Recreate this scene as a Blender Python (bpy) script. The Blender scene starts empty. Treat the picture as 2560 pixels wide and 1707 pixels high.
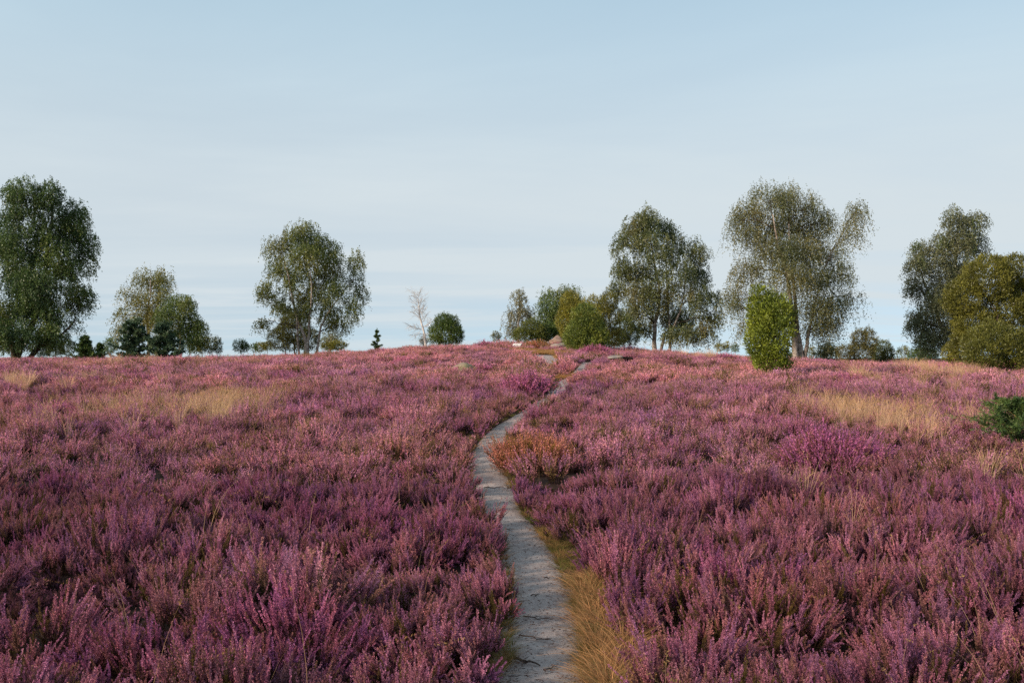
import bpy, math, random
import numpy as np

R = math.radians
rng = np.random.default_rng(7)
SC = bpy.context.scene

# ------------------------------------------------------------------ camera
YH = 893.0            # image row of the eye-level line in the 2560x1707 picture
FPX = 2489.0          # focal length in those pixels (35 mm lens on a 36 mm sensor)
EYE = 1.6
cam_d = bpy.data.cameras.new('camera')
cam_d.sensor_width = 36.0
cam_d.lens = 35.0
cam_d.clip_start = 0.05
cam_d.clip_end = 9000
cam = bpy.data.objects.new('camera', cam_d)
SC.collection.objects.link(cam)
PITCH = math.atan((YH - 853.5) / FPX)
cam.location = (0, 0, EYE)
cam.rotation_euler = (R(90) + PITCH, 0, 0)
SC.camera = cam

# ------------------------------------------------------------------ sky and sun
SUN_EL, SUN_AZ = 20.0, -125.0       # degrees; azimuth clockwise from the viewing direction
world = bpy.data.worlds.new('World')
SC.world = world
world.use_nodes = True
wn, wl = world.node_tree.nodes, world.node_tree.links
wn.clear()
w_out = wn.new('ShaderNodeOutputWorld')
w_bg = wn.new('ShaderNodeBackground')
w_bg.inputs['Strength'].default_value = 0.114
sky = wn.new('ShaderNodeTexSky')
sky.sky_type = 'NISHITA'
sky.sun_disc = False
sky.sun_elevation = R(SUN_EL)
sky.sun_rotation = R(SUN_AZ)
sky.altitude = 50
sky.air_density = 1.0
sky.dust_density = 0.5
sky.ozone_density = 1.3


def wmath(op, a, b=None, c=None):
    n = wn.new('ShaderNodeMath')
    n.operation = op
    for i, v in enumerate((a, b, c)):
        if v is None:
            continue
        if isinstance(v, (int, float)):
            n.inputs[i].default_value = v
        else:
            wl.new(v, n.inputs[i])
    return n.outputs[0]


tc = wn.new('ShaderNodeTexCoord')
sp = wn.new('ShaderNodeSeparateXYZ')
wl.new(tc.outputs['Generated'], sp.inputs[0])
zz = wmath('ADD', wmath('MAXIMUM', sp.outputs[2], 0.0), 0.055)
cb = wn.new('ShaderNodeCombineXYZ')
wl.new(wmath('DIVIDE', sp.outputs[0], zz), cb.inputs[0])
wl.new(wmath('DIVIDE', sp.outputs[1], zz), cb.inputs[1])


def wnoise(scale, loc, detail, rough, dist=0.0, sxy=(1, 1)):
    m = wn.new('ShaderNodeMapping')
    m.inputs['Location'].default_value = loc
    m.inputs['Scale'].default_value = (sxy[0], sxy[1], 1)
    wl.new(cb.outputs[0], m.inputs[0])
    n = wn.new('ShaderNodeTexNoise')
    n.inputs['Scale'].default_value = scale
    n.inputs['Detail'].default_value = detail
    n.inputs['Roughness'].default_value = rough
    n.inputs['Distortion'].default_value = dist
    wl.new(m.outputs[0], n.inputs[0])
    return n.outputs['Fac']


def wramp(v, lo, hi, a, b):
    n = wn.new('ShaderNodeMapRange')
    n.interpolation_type = 'SMOOTHSTEP'
    wl.new(v, n.inputs[0])
    for i, x in enumerate((lo, hi, a, b)):
        n.inputs[i + 1].default_value = x
    return n.outputs[0]


# the clear sky behind the cloud
vm = wn.new('ShaderNodeCombineXYZ')
wl.new(sp.outputs[0], vm.inputs[0])
wl.new(sp.outputs[1], vm.inputs[1])
wl.new(wmath('ADD', wmath('MAXIMUM', sp.outputs[2], 0.0), 0.16), vm.inputs[2])
vnm = wn.new('ShaderNodeVectorMath')
vnm.operation = 'NORMALIZE'
wl.new(vm.outputs[0], vnm.inputs[0])
wl.new(vnm.outputs[0], sky.inputs[0])
# a thin high sheet of cloud that thins overhead and breaks into streaks far off
sheet = wmath('MULTIPLY', wramp(sp.outputs[2], 0.006, 0.080, 0.64, 0.98), wramp(sp.outputs[2], 0.15, 0.60, 1.0, 0.55))
broad = wramp(wnoise(0.34, (3.1, 1.7, 0), 6, 0.55, 0.6, (0.7, 1.0)), 0.30, 0.68, -0.15, 0.06)
streak = wramp(wnoise(0.75, (9.4, 2.2, 0), 5, 0.55, 0.5, (0.40, 1.0)), 0.42, 0.68, -0.14, 0.22)
streak = wmath('MULTIPLY', streak, wramp(sp.outputs[2], 0.03, 0.16, 1.0, 0.15))
veil = wmath('ADD', wmath('ADD', sheet, broad), streak)
w_cl = wn.new('ShaderNodeClamp')
wl.new(veil, w_cl.inputs[0])
w_tone = wn.new('ShaderNodeMix')
w_tone.data_type = 'RGBA'
wl.new(wramp(sp.outputs[2], 0.13, 0.42, 0.0, 1.0), w_tone.inputs[0])
w_tone.inputs[6].default_value = (4.80, 5.38, 5.70, 1)      # far sheet, pale grey
w_tone.inputs[7].default_value = (4.15, 5.65, 6.50, 1)      # thin veil higher up lets the blue through
w_mix = wn.new('ShaderNodeMix')
w_mix.data_type = 'RGBA'
wl.new(w_cl.outputs[0], w_mix.inputs[0])
w_gain = wn.new('ShaderNodeMix')
w_gain.data_type = 'RGBA'
w_gain.blend_type = 'MULTIPLY'
w_gain.inputs[0].default_value = 1.0
wl.new(sky.outputs[0], w_gain.inputs[6])
w_gain.inputs[7].default_value = (1.25, 1.24, 1.16, 1)
wl.new(w_gain.outputs[2], w_mix.inputs[6])
wl.new(w_tone.outputs[2], w_mix.inputs[7])
wl.new(w_mix.outputs[2], w_bg.inputs[0])
wl.new(w_bg.outputs[0], w_out.inputs[0])

sun_d = bpy.data.lights.new('sun', 'SUN')
sun_d.energy = 4.6
sun_d.angle = R(9)
sun_d.color = (1.0, 0.83, 0.66)
sun = bpy.data.objects.new('sun', sun_d)
SC.collection.objects.link(sun)
sv = np.array([math.sin(R(SUN_AZ)) * math.cos(R(SUN_EL)), math.cos(R(SUN_AZ)) * math.cos(R(SUN_EL)), math.sin(R(SUN_EL))])
from mathutils import Vector
sun.rotation_euler = Vector(sv).to_track_quat('Z', 'Y').to_euler()
sun.location = (-30, -20, 30)

SC.view_settings.view_transform = 'Standard'
SC.view_settings.look = 'None'
SC.view_settings.exposure = 0.28
SC.view_settings.gamma = 1.0
SC.view_settings.use_curve_mapping = False
SC.render.engine = 'CYCLES'
SC.cycles.max_bounces = 4
SC.cycles.diffuse_bounces = 2
SC.cycles.transmission_bounces = 4
SC.cycles.transparent_max_bounces = 4
SC.cycles.use_denoising = False

# ------------------------------------------------------------------ noise and terrain
def _hash(ix, iy, iz, seed):
    h = (ix.astype(np.int64) * 374761393 + iy.astype(np.int64) * 668265263 + iz.astype(np.int64) * 2147483647 + seed * 974711) & 0x7fffffff
    h = ((h ^ (h >> 13)) * 1274126177) & 0x7fffffff
    h = ((h ^ (h >> 15)) * 2246822519) & 0x7fffffff
    return ((h ^ (h >> 16)) & 0xffffff) / float(0xffffff)


def noise3(p, seed=0):
    p = np.asarray(p, float)
    i = np.floor(p)
    f = p - i
    u = f * f * (3 - 2 * f)
    i = i.astype(np.int64)
    out = 0
    for dx in (0, 1):
        for dy in (0, 1):
            for dz in (0, 1):
                wgt = (u[..., 0] if dx else 1 - u[..., 0]) * (u[..., 1] if dy else 1 - u[..., 1]) * (u[..., 2] if dz else 1 - u[..., 2])
                out = out + wgt * _hash(i[..., 0] + dx, i[..., 1] + dy, i[..., 2] + dz, seed)
    return out


def noise2(x, y, s, seed=0):
    x, y = np.broadcast_arrays(np.asarray(x, float), np.asarray(y, float))
    return noise3(np.stack([x / s, y / s, np.zeros_like(x) + 0.5], -1), seed)


def fbm2(x, y, s, seed=0, o=3):
    t, a, n = 0, 1.0, 0
    for k in range(o):
        t = t + a * noise2(x, y, s / 2 ** k, seed + k * 17)
        n += a
        a *= 0.5
    return t / n


def sstep(a, b, x):
    t = np.clip((np.asarray(x, float) - a) / (b - a), 0, 1)
    return t * t * (3 - 2 * t)


def terrain(x, y):
    x = np.asarray(x, float)
    y = np.asarray(y, float)
    z = 1.02 * sstep(4, 46, y)
    z = z - 0.0045 * np.clip(x, -60, 60) * sstep(10, 50, y)
    gx = (x - 0.4) / np.where(x < 0.4, 8.5, 8.0)
    z = z + 0.98 * np.exp(-0.5 * gx ** 2 - 0.5 * ((y - 56) / 15.0) ** 2)
    z = z + 0.16 * (fbm2(x, y, 7.0, 3) - 0.5) * sstep(3, 15, y)
    z = z - 3.6 * sstep(72, 150, y)
    return z


def ray(px, py):
    u = (px - 1280.0) / FPX
    v = (853.5 - py) / FPX
    c, s = math.cos(PITCH), math.sin(PITCH)
    return np.array([u, c - v * s, s + v * c])


def at(px, py, d):
    """the point seen at picture position (px, py) that lies d metres ahead"""
    r = ray(px, py)
    return np.array([0, 0, EYE]) + r * (d / r[1])


def hit(px, py, lift=0.0, dmin=2.0, dmax=72.0):
    """where the line of sight meets the ground (lifted by lift)"""
    r = ray(px, py)
    t = np.linspace(dmin, dmax, 1800)
    P = np.array([0, 0, EYE])[None] + r[None] * (t / r[1])[:, None]
    g = terrain(P[:, 0], P[:, 1]) + lift - P[:, 2]
    k = np.argmax(g > 0)
    if g[k] <= 0:
        k = int(np.argmax(g))
    return P[k]


# ------------------------------------------------------------------ mesh helpers
def mesh_from(name, V, F, C=None, mats=(), MI=None, smooth=False):
    """V (n,3); F a list of (m,k) integer arrays; C (n,4) point colours"""
    me = bpy.data.meshes.new(name)
    V = np.ascontiguousarray(V, np.float32)
    me.vertices.add(len(V))
    me.vertices.foreach_set('co', V.ravel())
    F = [np.asarray(f, np.int32) for f in F if len(f)]
    loops = np.concatenate([f.ravel() for f in F])
    sizes = np.concatenate([np.full(len(f), f.shape[1], np.int32) for f in F])
    starts = np.concatenate([[0], np.cumsum(sizes)[:-1]]).astype(np.int32)
    me.loops.add(len(loops))
    me.loops.foreach_set('vertex_index', loops)
    me.polygons.add(len(sizes))
    me.polygons.foreach_set('loop_start', starts)
    if MI is not None:
        me.polygons.foreach_set('material_index', np.asarray(MI, np.int32))
    if smooth:
        me.polygons.foreach_set('use_smooth', np.ones(len(sizes), bool))
    if C is not None:
        a = me.attributes.new('Col', 'FLOAT_COLOR', 'POINT')
        a.data.foreach_set('color', np.ascontiguousarray(C, np.float32).ravel())
    for m in mats:
        me.materials.append(m)
    me.update(calc_edges=True)
    return me


class MB:
    """collects shapes into one mesh"""
    def __init__(self):
        self.V, self.C, self.Q, self.T, self.n = [], [], [], [], 0

    def add(self, V, C, quads=None, tris=None):
        V = np.asarray(V, float)
        C = np.asarray(C, float)
        if C.ndim == 1:
            C = np.tile(C, (len(V), 1))
        if C.shape[1] == 3:
            C = np.concatenate([C, np.ones((len(C), 1))], 1)
        self.V.append(V)
        self.C.append(C)
        if quads is not None and len(quads):
            self.Q.append(np.asarray(quads) + self.n)
        if tris is not None and len(tris):
            self.T.append(np.asarray(tris) + self.n)
        self.n += len(V)

    def arrays(self):
        V = np.concatenate(self.V)
        C = np.concatenate(self.C)
        Q = np.concatenate(self.Q) if self.Q else np.zeros((0, 4), int)
        T = np.concatenate(self.T) if self.T else np.zeros((0, 3), int)
        return V, C, Q, T

    def mesh(self, name, mat, origin=(0, 0, 0), smooth=False):
        V, C, Q, T = self.arrays()
        return mesh_from(name, V - np.asarray(origin)[None], [Q, T], C, [mat], smooth=smooth)

    def build(self, name, mat, parent=None, origin=(0, 0, 0), smooth=False):
        o = bpy.data.objects.new(name, self.mesh(name, mat, origin, smooth))
        SC.collection.objects.link(o)
        if parent is not None:
            o.parent = parent
        else:
            o.location = origin
        return o


def unit(v):
    v = np.asarray(v, float)
    return v / np.maximum(np.linalg.norm(v, axis=-1, keepdims=True), 1e-9)


def leaves(mb, P, A, L, W, C, g=rng, mid=0.5):
    """rhombic leaf faces starting at P along A"""
    n = len(P)
    if n == 0:
        return
    A = unit(A)
    S = unit(np.cross(A, unit(g.normal(size=(n, 3)))))
    L = np.broadcast_to(L, (n,))[:, None]
    W = np.broadcast_to(W, (n,))[:, None] * 0.5
    V = np.stack([P, P + A * L * mid + S * W, P + A * L, P + A * L * mid - S * W], 1).reshape(-1, 3)
    C = np.broadcast_to(C, (n, 3))
    mb.add(V, np.repeat(C, 4, 0), quads=np.arange(4 * n).reshape(n, 4))


def tube(mb, pts, rad, col, sides=6, g=rng, rough=0.0, cap=False):
    pts = np.asarray(pts, float)
    n = len(pts)
    rad = np.broadcast_to(rad, (n,))
    tang = unit(np.gradient(pts, axis=0))
    ref = np.array([0.0, 0.0, 1.0]) if abs(tang[0, 2]) < 0.9 else np.array([1.0, 0, 0])
    a = unit(np.cross(tang, ref))
    b = np.cross(tang, a)
    th = np.linspace(0, 2 * np.pi, sides, endpoint=False)
    rr = rad[:, None] * (1 + rough * (g.random((n, sides)) - 0.5))
    V = pts[:, None] + rr[..., None] * (np.cos(th)[None, :, None] * a[:, None] + np.sin(th)[None, :, None] * b[:, None])
    i = np.arange(n - 1)[:, None] * sides
    j = np.arange(sides)[None]
    k = (j + 1) % sides
    q = np.stack([i + j, i + k, i + sides + k, i + sides + j], -1).reshape(-1, 4)
    V = V.reshape(-1, 3)
    tr = None
    if cap:
        V = np.concatenate([V, pts[-1:]])
        m = (n - 1) * sides
        tr = np.array([[m + s, m + (s + 1) % sides, n * sides] for s in range(sides)])
    mb.add(V, col, quads=q, tris=tr)


def smooth_line(P, n, g=None, jit=0.0):
    """resample a polyline smoothly (Catmull-Rom)"""
    P = np.asarray(P, float)
    E = np.concatenate([[2 * P[0] - P[1]], P, [2 * P[-1] - P[-2]]])
    out = []
    for t in np.linspace(0, len(P) - 1 - 1e-6, n):
        k = int(t)
        f = t - k
        a, b, c, d = E[k], E[k + 1], E[k + 2], E[k + 3]
        out.append(0.5 * (2 * b + (c - a) * f + (2 * a - 5 * b + 4 * c - d) * f * f + (3 * b - a - 3 * c + d) * f ** 3))
    out = np.array(out)
    if jit and g is not None:
        out[1:-1] += g.normal(0, jit, (n - 2, out.shape[1]))
    return out


def tag(o, label=None, cat=None, group=None, kind=None):
    if label: o['label'] = label
    if cat: o['category'] = cat
    if group: o['group'] = group
    if kind: o['kind'] = kind
    return o


def empty(name, loc):
    o = bpy.data.objects.new(name, None)
    o.location = loc
    o.empty_display_size = 0.2
    SC.collection.objects.link(o)
    return o


# ------------------------------------------------------------------ materials
def new_mat(name):
    m = bpy.data.materials.new(name)
    m.use_nodes = True
    m.node_tree.nodes.clear()
    return m, m.node_tree.nodes, m.node_tree.links


def attr(nodes, name, typ='GEOMETRY'):
    a = nodes.new('ShaderNodeAttribute')
    a.attribute_type = typ
    a.attribute_name = name
    return a.outputs['Color']


def mixn(nodes, links, fac, a, b, blend='MIX'):
    n = nodes.new('ShaderNodeMix')
    n.data_type = 'RGBA'
    n.blend_type = blend
    for k, v in ((0, fac), (6, a), (7, b)):
        if isinstance(v, (int, float)):
            n.inputs[k].default_value = v
        elif isinstance(v, tuple):
            n.inputs[k].default_value = v + ((1,) if len(v) == 3 else ())
        else:
            links.new(v, n.inputs[k])
    return n.outputs[2]


def leaf_mat(name, trans=0.3, instanced=False, gloss=0.0):
    m, n, l = new_mat(name)
    col = attr(n, 'Col')
    if instanced:
        col = mixn(n, l, 1.0, col, attr(n, 'tint', 'INSTANCER'), 'MULTIPLY')
    out = n.new('ShaderNodeOutputMaterial')
    d = n.new('ShaderNodeBsdfDiffuse')
    t = n.new('ShaderNodeBsdfTranslucent')
    x = n.new('ShaderNodeMixShader')
    x.inputs[0].default_value = trans
    l.new(col, d.inputs[0])
    l.new(col, t.inputs[0])
    l.new(d.outputs[0], x.inputs[1])
    l.new(t.outputs[0], x.inputs[2])
    res = x.outputs[0]
    if gloss:
        gl = n.new('ShaderNodeBsdfGlossy')
        gl.inputs['Roughness'].default_value = 0.45
        y = n.new('ShaderNodeMixShader')
        y.inputs[0].default_value = gloss
        l.new(res, y.inputs[1])
        l.new(gl.outputs[0], y.inputs[2])
        res = y.outputs[0]
    l.new(res, out.inputs[0])
    return m


def tex_noise(n, l, scale, detail=4, rough=0.55, coord='Object', stretch=(1, 1, 1), dist=0.0):
    t = n.new('ShaderNodeTexCoord')
    mp = n.new('ShaderNodeMapping')
    mp.inputs['Scale'].default_value = stretch
    l.new(t.outputs[coord], mp.inputs[0])
    x = n.new('ShaderNodeTexNoise')
    x.inputs['Scale'].default_value = scale
    x.inputs['Detail'].default_value = detail
    x.inputs['Roughness'].default_value = rough
    x.inputs['Distortion'].default_value = dist
    l.new(mp.outputs[0], x.inputs[0])
    return x.outputs['Fac']


def ramp(n, l, v, stops):
    r = n.new('ShaderNodeValToRGB')
    while len(r.color_ramp.elements) < len(stops):
        r.color_ramp.elements.new(0.5)
    for e, (p, c) in zip(r.color_ramp.elements, stops):
        e.position = p
        e.color = (c[0], c[1], c[2], 1)
    l.new(v, r.inputs[0])
    return r.outputs[0]


def principled(n, l, col, rough=0.9, bump=None, bstr=0.3, bdist=0.02, spec=0.2):
    out = n.new('ShaderNodeOutputMaterial')
    p = n.new('ShaderNodeBsdfPrincipled')
    p.inputs['Roughness'].default_value = rough
    p.inputs['Specular IOR Level'].default_value = spec
    if isinstance(col, tuple):
        p.inputs['Base Color'].default_value = col + (1,)
    else:
        l.new(col, p.inputs['Base Color'])
    if bump is not None:
        b = n.new('ShaderNodeBump')
        b.inputs['Strength'].default_value = bstr
        b.inputs['Distance'].default_value = bdist
        l.new(bump, b.inputs['Height'])
        l.new(b.outputs[0], p.inputs['Normal'])
    l.new(p.outputs[0], out.inputs[0])
    return p


M = {}
M['heather_i'] = leaf_mat('heather_field', 0.28, True)
M['heather'] = leaf_mat('heather_bush', 0.28)
M['grass_i'] = leaf_mat('dry_grass', 0.3, True)
M['leaf'] = leaf_mat('birch_leaves', 0.38, gloss=0.04)
M['juniper'] = leaf_mat('juniper_needles', 0.18, gloss=0.03)
M['twig'] = leaf_mat('dead_twig', 0.0)

m, n, l = new_mat('heath_soil')
f1 = tex_noise(n, l, 0.35, 6, 0.6)
f2 = tex_noise(n, l, 14, 5, 0.65)
c = ramp(n, l, f2, [(0.25, (0.018, 0.010, 0.009)), (0.55, (0.042, 0.025, 0.018)), (0.8, (0.085, 0.052, 0.034))])
c = mixn(n, l, f1, c, (0.048, 0.028, 0.022))
principled(n, l, c, 0.95, f2, 0.6, 0.04, 0.1)
M['soil'] = m

m, n, l = new_mat('path_sand')
f1 = tex_noise(n, l, 1.6, 5, 0.6)
f2 = tex_noise(n, l, 22, 6, 0.7)
f3 = tex_noise(n, l, 150, 3, 0.7)
c = ramp(n, l, f1, [(0.3, (0.345, 0.275, 0.25)), (0.52, (0.44, 0.355, 0.32)), (0.72, (0.51, 0.42, 0.375))])
c = mixn(n, l, ramp(n, l, f2, [(0.42, (0, 0, 0)), (0.66, (0.75, 0.75, 0.75))]), c, (0.30, 0.235, 0.21))
c = mixn(n, l, ramp(n, l, f3, [(0.60, (0, 0, 0)), (0.74, (0.6, 0.6, 0.6))]), c, (0.20, 0.15, 0.135))
f4 = tex_noise(n, l, 4.5, 6, 0.7, dist=0.8)
c = mixn(n, l, ramp(n, l, f4, [(0.50, (0, 0, 0)), (0.66, (0.62, 0.62, 0.62))]), c, (0.22, 0.15, 0.135))
principled(n, l, c, 0.95, f2, 0.4, 0.02, 0.1)
M['sand'] = m

m, n, l = new_mat('birch_bark')
f1 = tex_noise(n, l, 3.0, 5, 0.65, stretch=(1, 1, 2.6))
f2 = tex_noise(n, l, 1.1, 3, 0.5)
c = ramp(n, l, f1, [(0.38, (0.045, 0.036, 0.030)), (0.50, (0.36, 0.30, 0.25)), (0.7, (0.56, 0.50, 0.44))])
c = mixn(n, l, ramp(n, l, f2, [(0.4, (0, 0, 0)), (0.7, (0.8, 0.8, 0.8))]), c, (0.16, 0.115, 0.085))
principled(n, l, c, 0.8, f1, 0.5, 0.03, 0.2)
M['bark'] = m

m, n, l = new_mat('dark_bark')
f1 = tex_noise(n, l, 5.0, 5, 0.65, stretch=(2.5, 2.5, 0.6))
c = ramp(n, l, f1, [(0.35, (0.022, 0.017, 0.013)), (0.6, (0.075, 0.055, 0.040)), (0.8, (0.16, 0.125, 0.095))])
principled(n, l, c, 0.9, f1, 0.7, 0.04, 0.1)
M['dark_bark'] = m

m, n, l = new_mat('dead_birch_bark')
f1 = tex_noise(n, l, 4.0, 4, 0.6, stretch=(1, 1, 2.5))
c = ramp(n, l, f1, [(0.3, (0.30, 0.27, 0.25)), (0.6, (0.62, 0.58, 0.54))])
principled(n, l, c, 0.75)
M['dead_bark'] = m


def stone_mat(name, a, b, lich, amount):
    m, n, l = new_mat(name)
    f1 = tex_noise(n, l, 2.2, 6, 0.62)
    f2 = tex_noise(n, l, 26, 5, 0.7)
    f3 = tex_noise(n, l, 3.3, 5, 0.6, dist=0.6)
    c = mixn(n, l, f1, a, b)
    c = mixn(n, l, ramp(n, l, f2, [(0.42, (0, 0, 0)), (0.7, (0.6, 0.6, 0.6))]), c, (0.09, 0.075, 0.065))
    c = mixn(n, l, ramp(n, l, f3, [(0.5 - amount * 0.2, (0, 0, 0)), (0.62, (0.8, 0.8, 0.8))]), c, lich)
    principled(n, l, c, 0.9, f2, 0.5, 0.03, 0.2)
    return m


M['stone_tan'] = stone_mat('lichen_granite', (0.22, 0.165, 0.115), (0.34, 0.27, 0.20), (0.27, 0.25, 0.13), 0.5)
M['stone_red'] = stone_mat('reddish_granite', (0.21, 0.125, 0.095), (0.33, 0.21, 0.165), (0.30, 0.22, 0.17), 0.3)
M['stone_grey'] = stone_mat('pale_granite', (0.28, 0.22, 0.19), (0.40, 0.33, 0.29), (0.24, 0.20, 0.15), 0.3)

m, n, l = new_mat('panel_face')
f1 = tex_noise(n, l, 9, 3, 0.5)
c = ramp(n, l, f1, [(0.3, (0.50, 0.52, 0.54)), (0.7, (0.60, 0.61, 0.62))])  # pale sky reflection put into the face colour
principled(n, l, c, 0.28, spec=0.6)
M['panel_face'] = m
m, n, l = new_mat('weathered_dark_wood')
f1 = tex_noise(n, l, 8, 5, 0.6, stretch=(1, 6, 6))
c = ramp(n, l, f1, [(0.3, (0.018, 0.014, 0.012)), (0.7, (0.060, 0.046, 0.038))])
principled(n, l, c, 0.8, f1, 0.4, 0.01)
M['dark_wood'] = m

# ------------------------------------------------------------------ the sandy footpath
PATH_PX = [(1345, 2150), (1352, 1900), (1360, 1707), (1367, 1588), (1352, 1491), (1325, 1394), (1289, 1329), (1246, 1265), (1225, 1200), (1217, 1155),
           (1231, 1104), (1250, 1078), (1283, 1053), (1327, 1027), (1348, 1012), (1388, 985), (1401, 960), (1422, 948), (1448, 930), (1462, 914), (1470, 904)]
FORK_PX = [(1376, 916), (1370, 908), (1364, 900), (1361, 892), (1357, 886)]


def path_line(pxs, n):
    P = np.array([hit(*p, dmin=1.2)[:2] for p in pxs])
    return smooth_line(P, n)


PL = path_line(PATH_PX, 420)
FL = path_line(FORK_PX, 120)


def path_dist(x, y, L):
    """signed side distance to a path line (positive = right of it) and its y"""
    A, B = L[:-1], L[1:]
    D = B - A
    LL = (D ** 2).sum(1) + 1e-12
    best = np.full(len(x), 1e9)
    side = np.zeros(len(x))
    for k in range(len(A)):
        rx, ry = x - A[k, 0], y - A[k, 1]
        t = np.clip((rx * D[k, 0] + ry * D[k, 1]) / LL[k], 0, 1)
        ex, ey = rx - t * D[k, 0], ry - t * D[k, 1]
        d2 = ex * ex + ey * ey
        s = np.sign(ex * D[k, 1] - ey * D[k, 0])
        u = d2 < best
        best[u] = d2[u]
        side[u] = s[u]
    return np.sqrt(best) * np.where(side == 0, 1, side)


# ------------------------------------------------------------------ ground
xs = np.unique(np.concatenate([np.arange(-1.4, 3.2, 0.12), np.arange(-14, 14, 0.5), np.arange(-90, 91, 2.5),
                               np.sign(np.linspace(-1, 1, 41)) * 90 * (35.0 ** np.abs(np.linspace(-1, 1, 41)))]).round(3))
ys = np.unique(np.concatenate([np.arange(1.5, 16, 0.14), np.arange(16, 80, 0.45), np.arange(-30, 2, 1.0), np.arange(80, 200, 4),
                               200 * 22.0 ** np.linspace(0, 1, 24)]).round(3))
GX, GY = np.meshgrid(xs, ys)
GZ = terrain(GX, GY)
_k = (np.abs(GX - 0.6) < 4) & (GY < 50) & (GY > 1)
_sd = np.minimum(np.abs(path_dist(GX[_k], GY[_k], PL)), np.abs(path_dist(GX[_k], GY[_k], FL)) - 0.3)
GZ[_k] -= 0.085 * (1 - sstep(0.15, 0.34, _sd - 0.07 * (1 - sstep(4.6, 7.0, GY[_k]))))
nx, ny = len(xs), len(ys)
ii = (np.arange(ny - 1)[:, None] * nx + np.arange(nx - 1)[None])
gq = np.stack([ii, ii + 1, ii + 1 + nx, ii + nx], -1).reshape(-1, 4)
gm = mesh_from('ground', np.stack([GX, GY, GZ], -1).reshape(-1, 3), [gq], None, [M['soil']], smooth=True)
go = bpy.data.objects.new('ground', gm)
SC.collection.objects.link(go)
tag(go, 'dark peaty heath soil under the heather', kind='structure')

def path_mesh(name, L, half, label, seed, lift):
    T = unit(np.gradient(L, axis=0))
    N = np.stack([T[:, 1], -T[:, 0]], 1)
    k = 11
    s = np.linspace(-1, 1, k)
    wv = (half + 0.07 * (1 - sstep(4.6, 7.0, L[:, 1]))) * (1 + 0.35 * (fbm2(L[:, 0] * 3 + 9, L[:, 1] * 3, 1.0, seed) - 0.5))
    jr = 0.05 * (fbm2(L[:, 0] * 9, L[:, 1] * 9, 1.0, seed + 5, 2) - 0.5)
    X = L[:, None, 0] + N[:, None, 0] * (s[None] * wv[:, None] + jr[:, None])
    Y = L[:, None, 1] + N[:, None, 1] * (s[None] * wv[:, None] + jr[:, None])
    Z = terrain(X, Y) + lift - 0.030 * np.abs(s[None]) ** 3 + 0.030 * (fbm2(X, Y, 0.20, seed + 9) - 0.5)
    n = len(L)
    ii = (np.arange(n - 1)[:, None] * k + np.arange(k - 1)[None])
    q = np.stack([ii, ii + 1, ii + 1 + k, ii + k], -1).reshape(-1, 4)
    me = mesh_from(name, np.stack([X, Y, Z], -1).reshape(-1, 3), [q], None, [M['sand']], smooth=True)
    o = bpy.data.objects.new(name, me)
    SC.collection.objects.link(o)
    tag(o, label, kind='structure')
    return o


path_mesh('path', PL, 0.29, 'pale sandy footpath winding up through the heather', 21, -0.030)
path_mesh('path', FL, 0.62, 'sandy clearing where the footpath forks on the mound', 31, -0.022)

# ------------------------------------------------------------------ where heather does not grow
HOLES = []            # (x, y, radius) kept free for other things
GRASS = []            # (x, y, rx, ry, strength) patches where dry grass takes over


def grass_patch(px0, py0, px1, py1, strength, lift=0.35):
    a, b = hit((px0 + px1) / 2, py1, lift), hit((px0 + px1) / 2, py0, lift)
    yc = (a[1] + b[1]) / 2
    xc = ((px0 + px1) / 2 - 1280) / FPX * yc
    GRASS.append((xc, yc, max(0.15, (px1 - px0) / 2 / FPX * yc), max(0.25, (b[1] - a[1]) / 2), strength))


grass_patch(430, 970, 690, 1030, 1.0)
grass_patch(180, 978, 430, 1030, 0.65)
grass_patch(2040, 978, 2215, 1052, 1.25)
grass_patch(2240, 996, 2490, 1042, 0.7)
grass_patch(2300, 915, 2440, 935, 0.9)
grass_patch(2170, 930, 2400, 958, 0.45)
grass_patch(2440, 1120, 2600, 1190, 0.5)
grass_patch(1920, 1130, 2060, 1230, 0.55)
grass_patch(1600, 950, 1760, 1000, 0.16)
grass_patch(-60, 930, 380, 962, 0.3)
grass_patch(150, 895, 420, 910, 0.25)
grass_patch(1690, 875, 1790, 885, 0.5)


def grass_amount(x, y):
    g = np.zeros(len(x))
    for (xc, yc, rx, ry, s) in GRASS:
        d = ((x - xc) / rx) ** 2 + ((y - yc) / ry) ** 2
        g = np.maximum(g, s * np.exp(-1.7 * d))
    return g * (0.55 + 0.9 * noise2(x, y, 0.5, 91))


def wanted(x, y, pad, keep_grass=False):
    """0..1 chance that heather of half-width pad grows at x, y"""
    sd = path_dist(x, y, PL)
    verge = np.where(sd > 0, 0.23 * (1 - sstep(7.6, 9.2, y)) * (0.75 + 0.5 * noise2(x, y, 0.6, 4)), 0.0)
    ok = (np.abs(sd) > 0.155 + 0.075 * (1 - sstep(4.6, 7.0, y)) + pad + verge) & (np.abs(path_dist(x, y, FL)) > 0.5 + pad)
    for (hx, hy, hr) in HOLES:
        ok &= (x - hx) ** 2 + (y - hy) ** 2 > (hr + 0.03) ** 2
    ok = ok.astype(float)
    if not keep_grass:
        ok *= np.clip(1.15 - 0.70 * grass_amount(x, y), 0.25, 1)
    return ok


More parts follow.
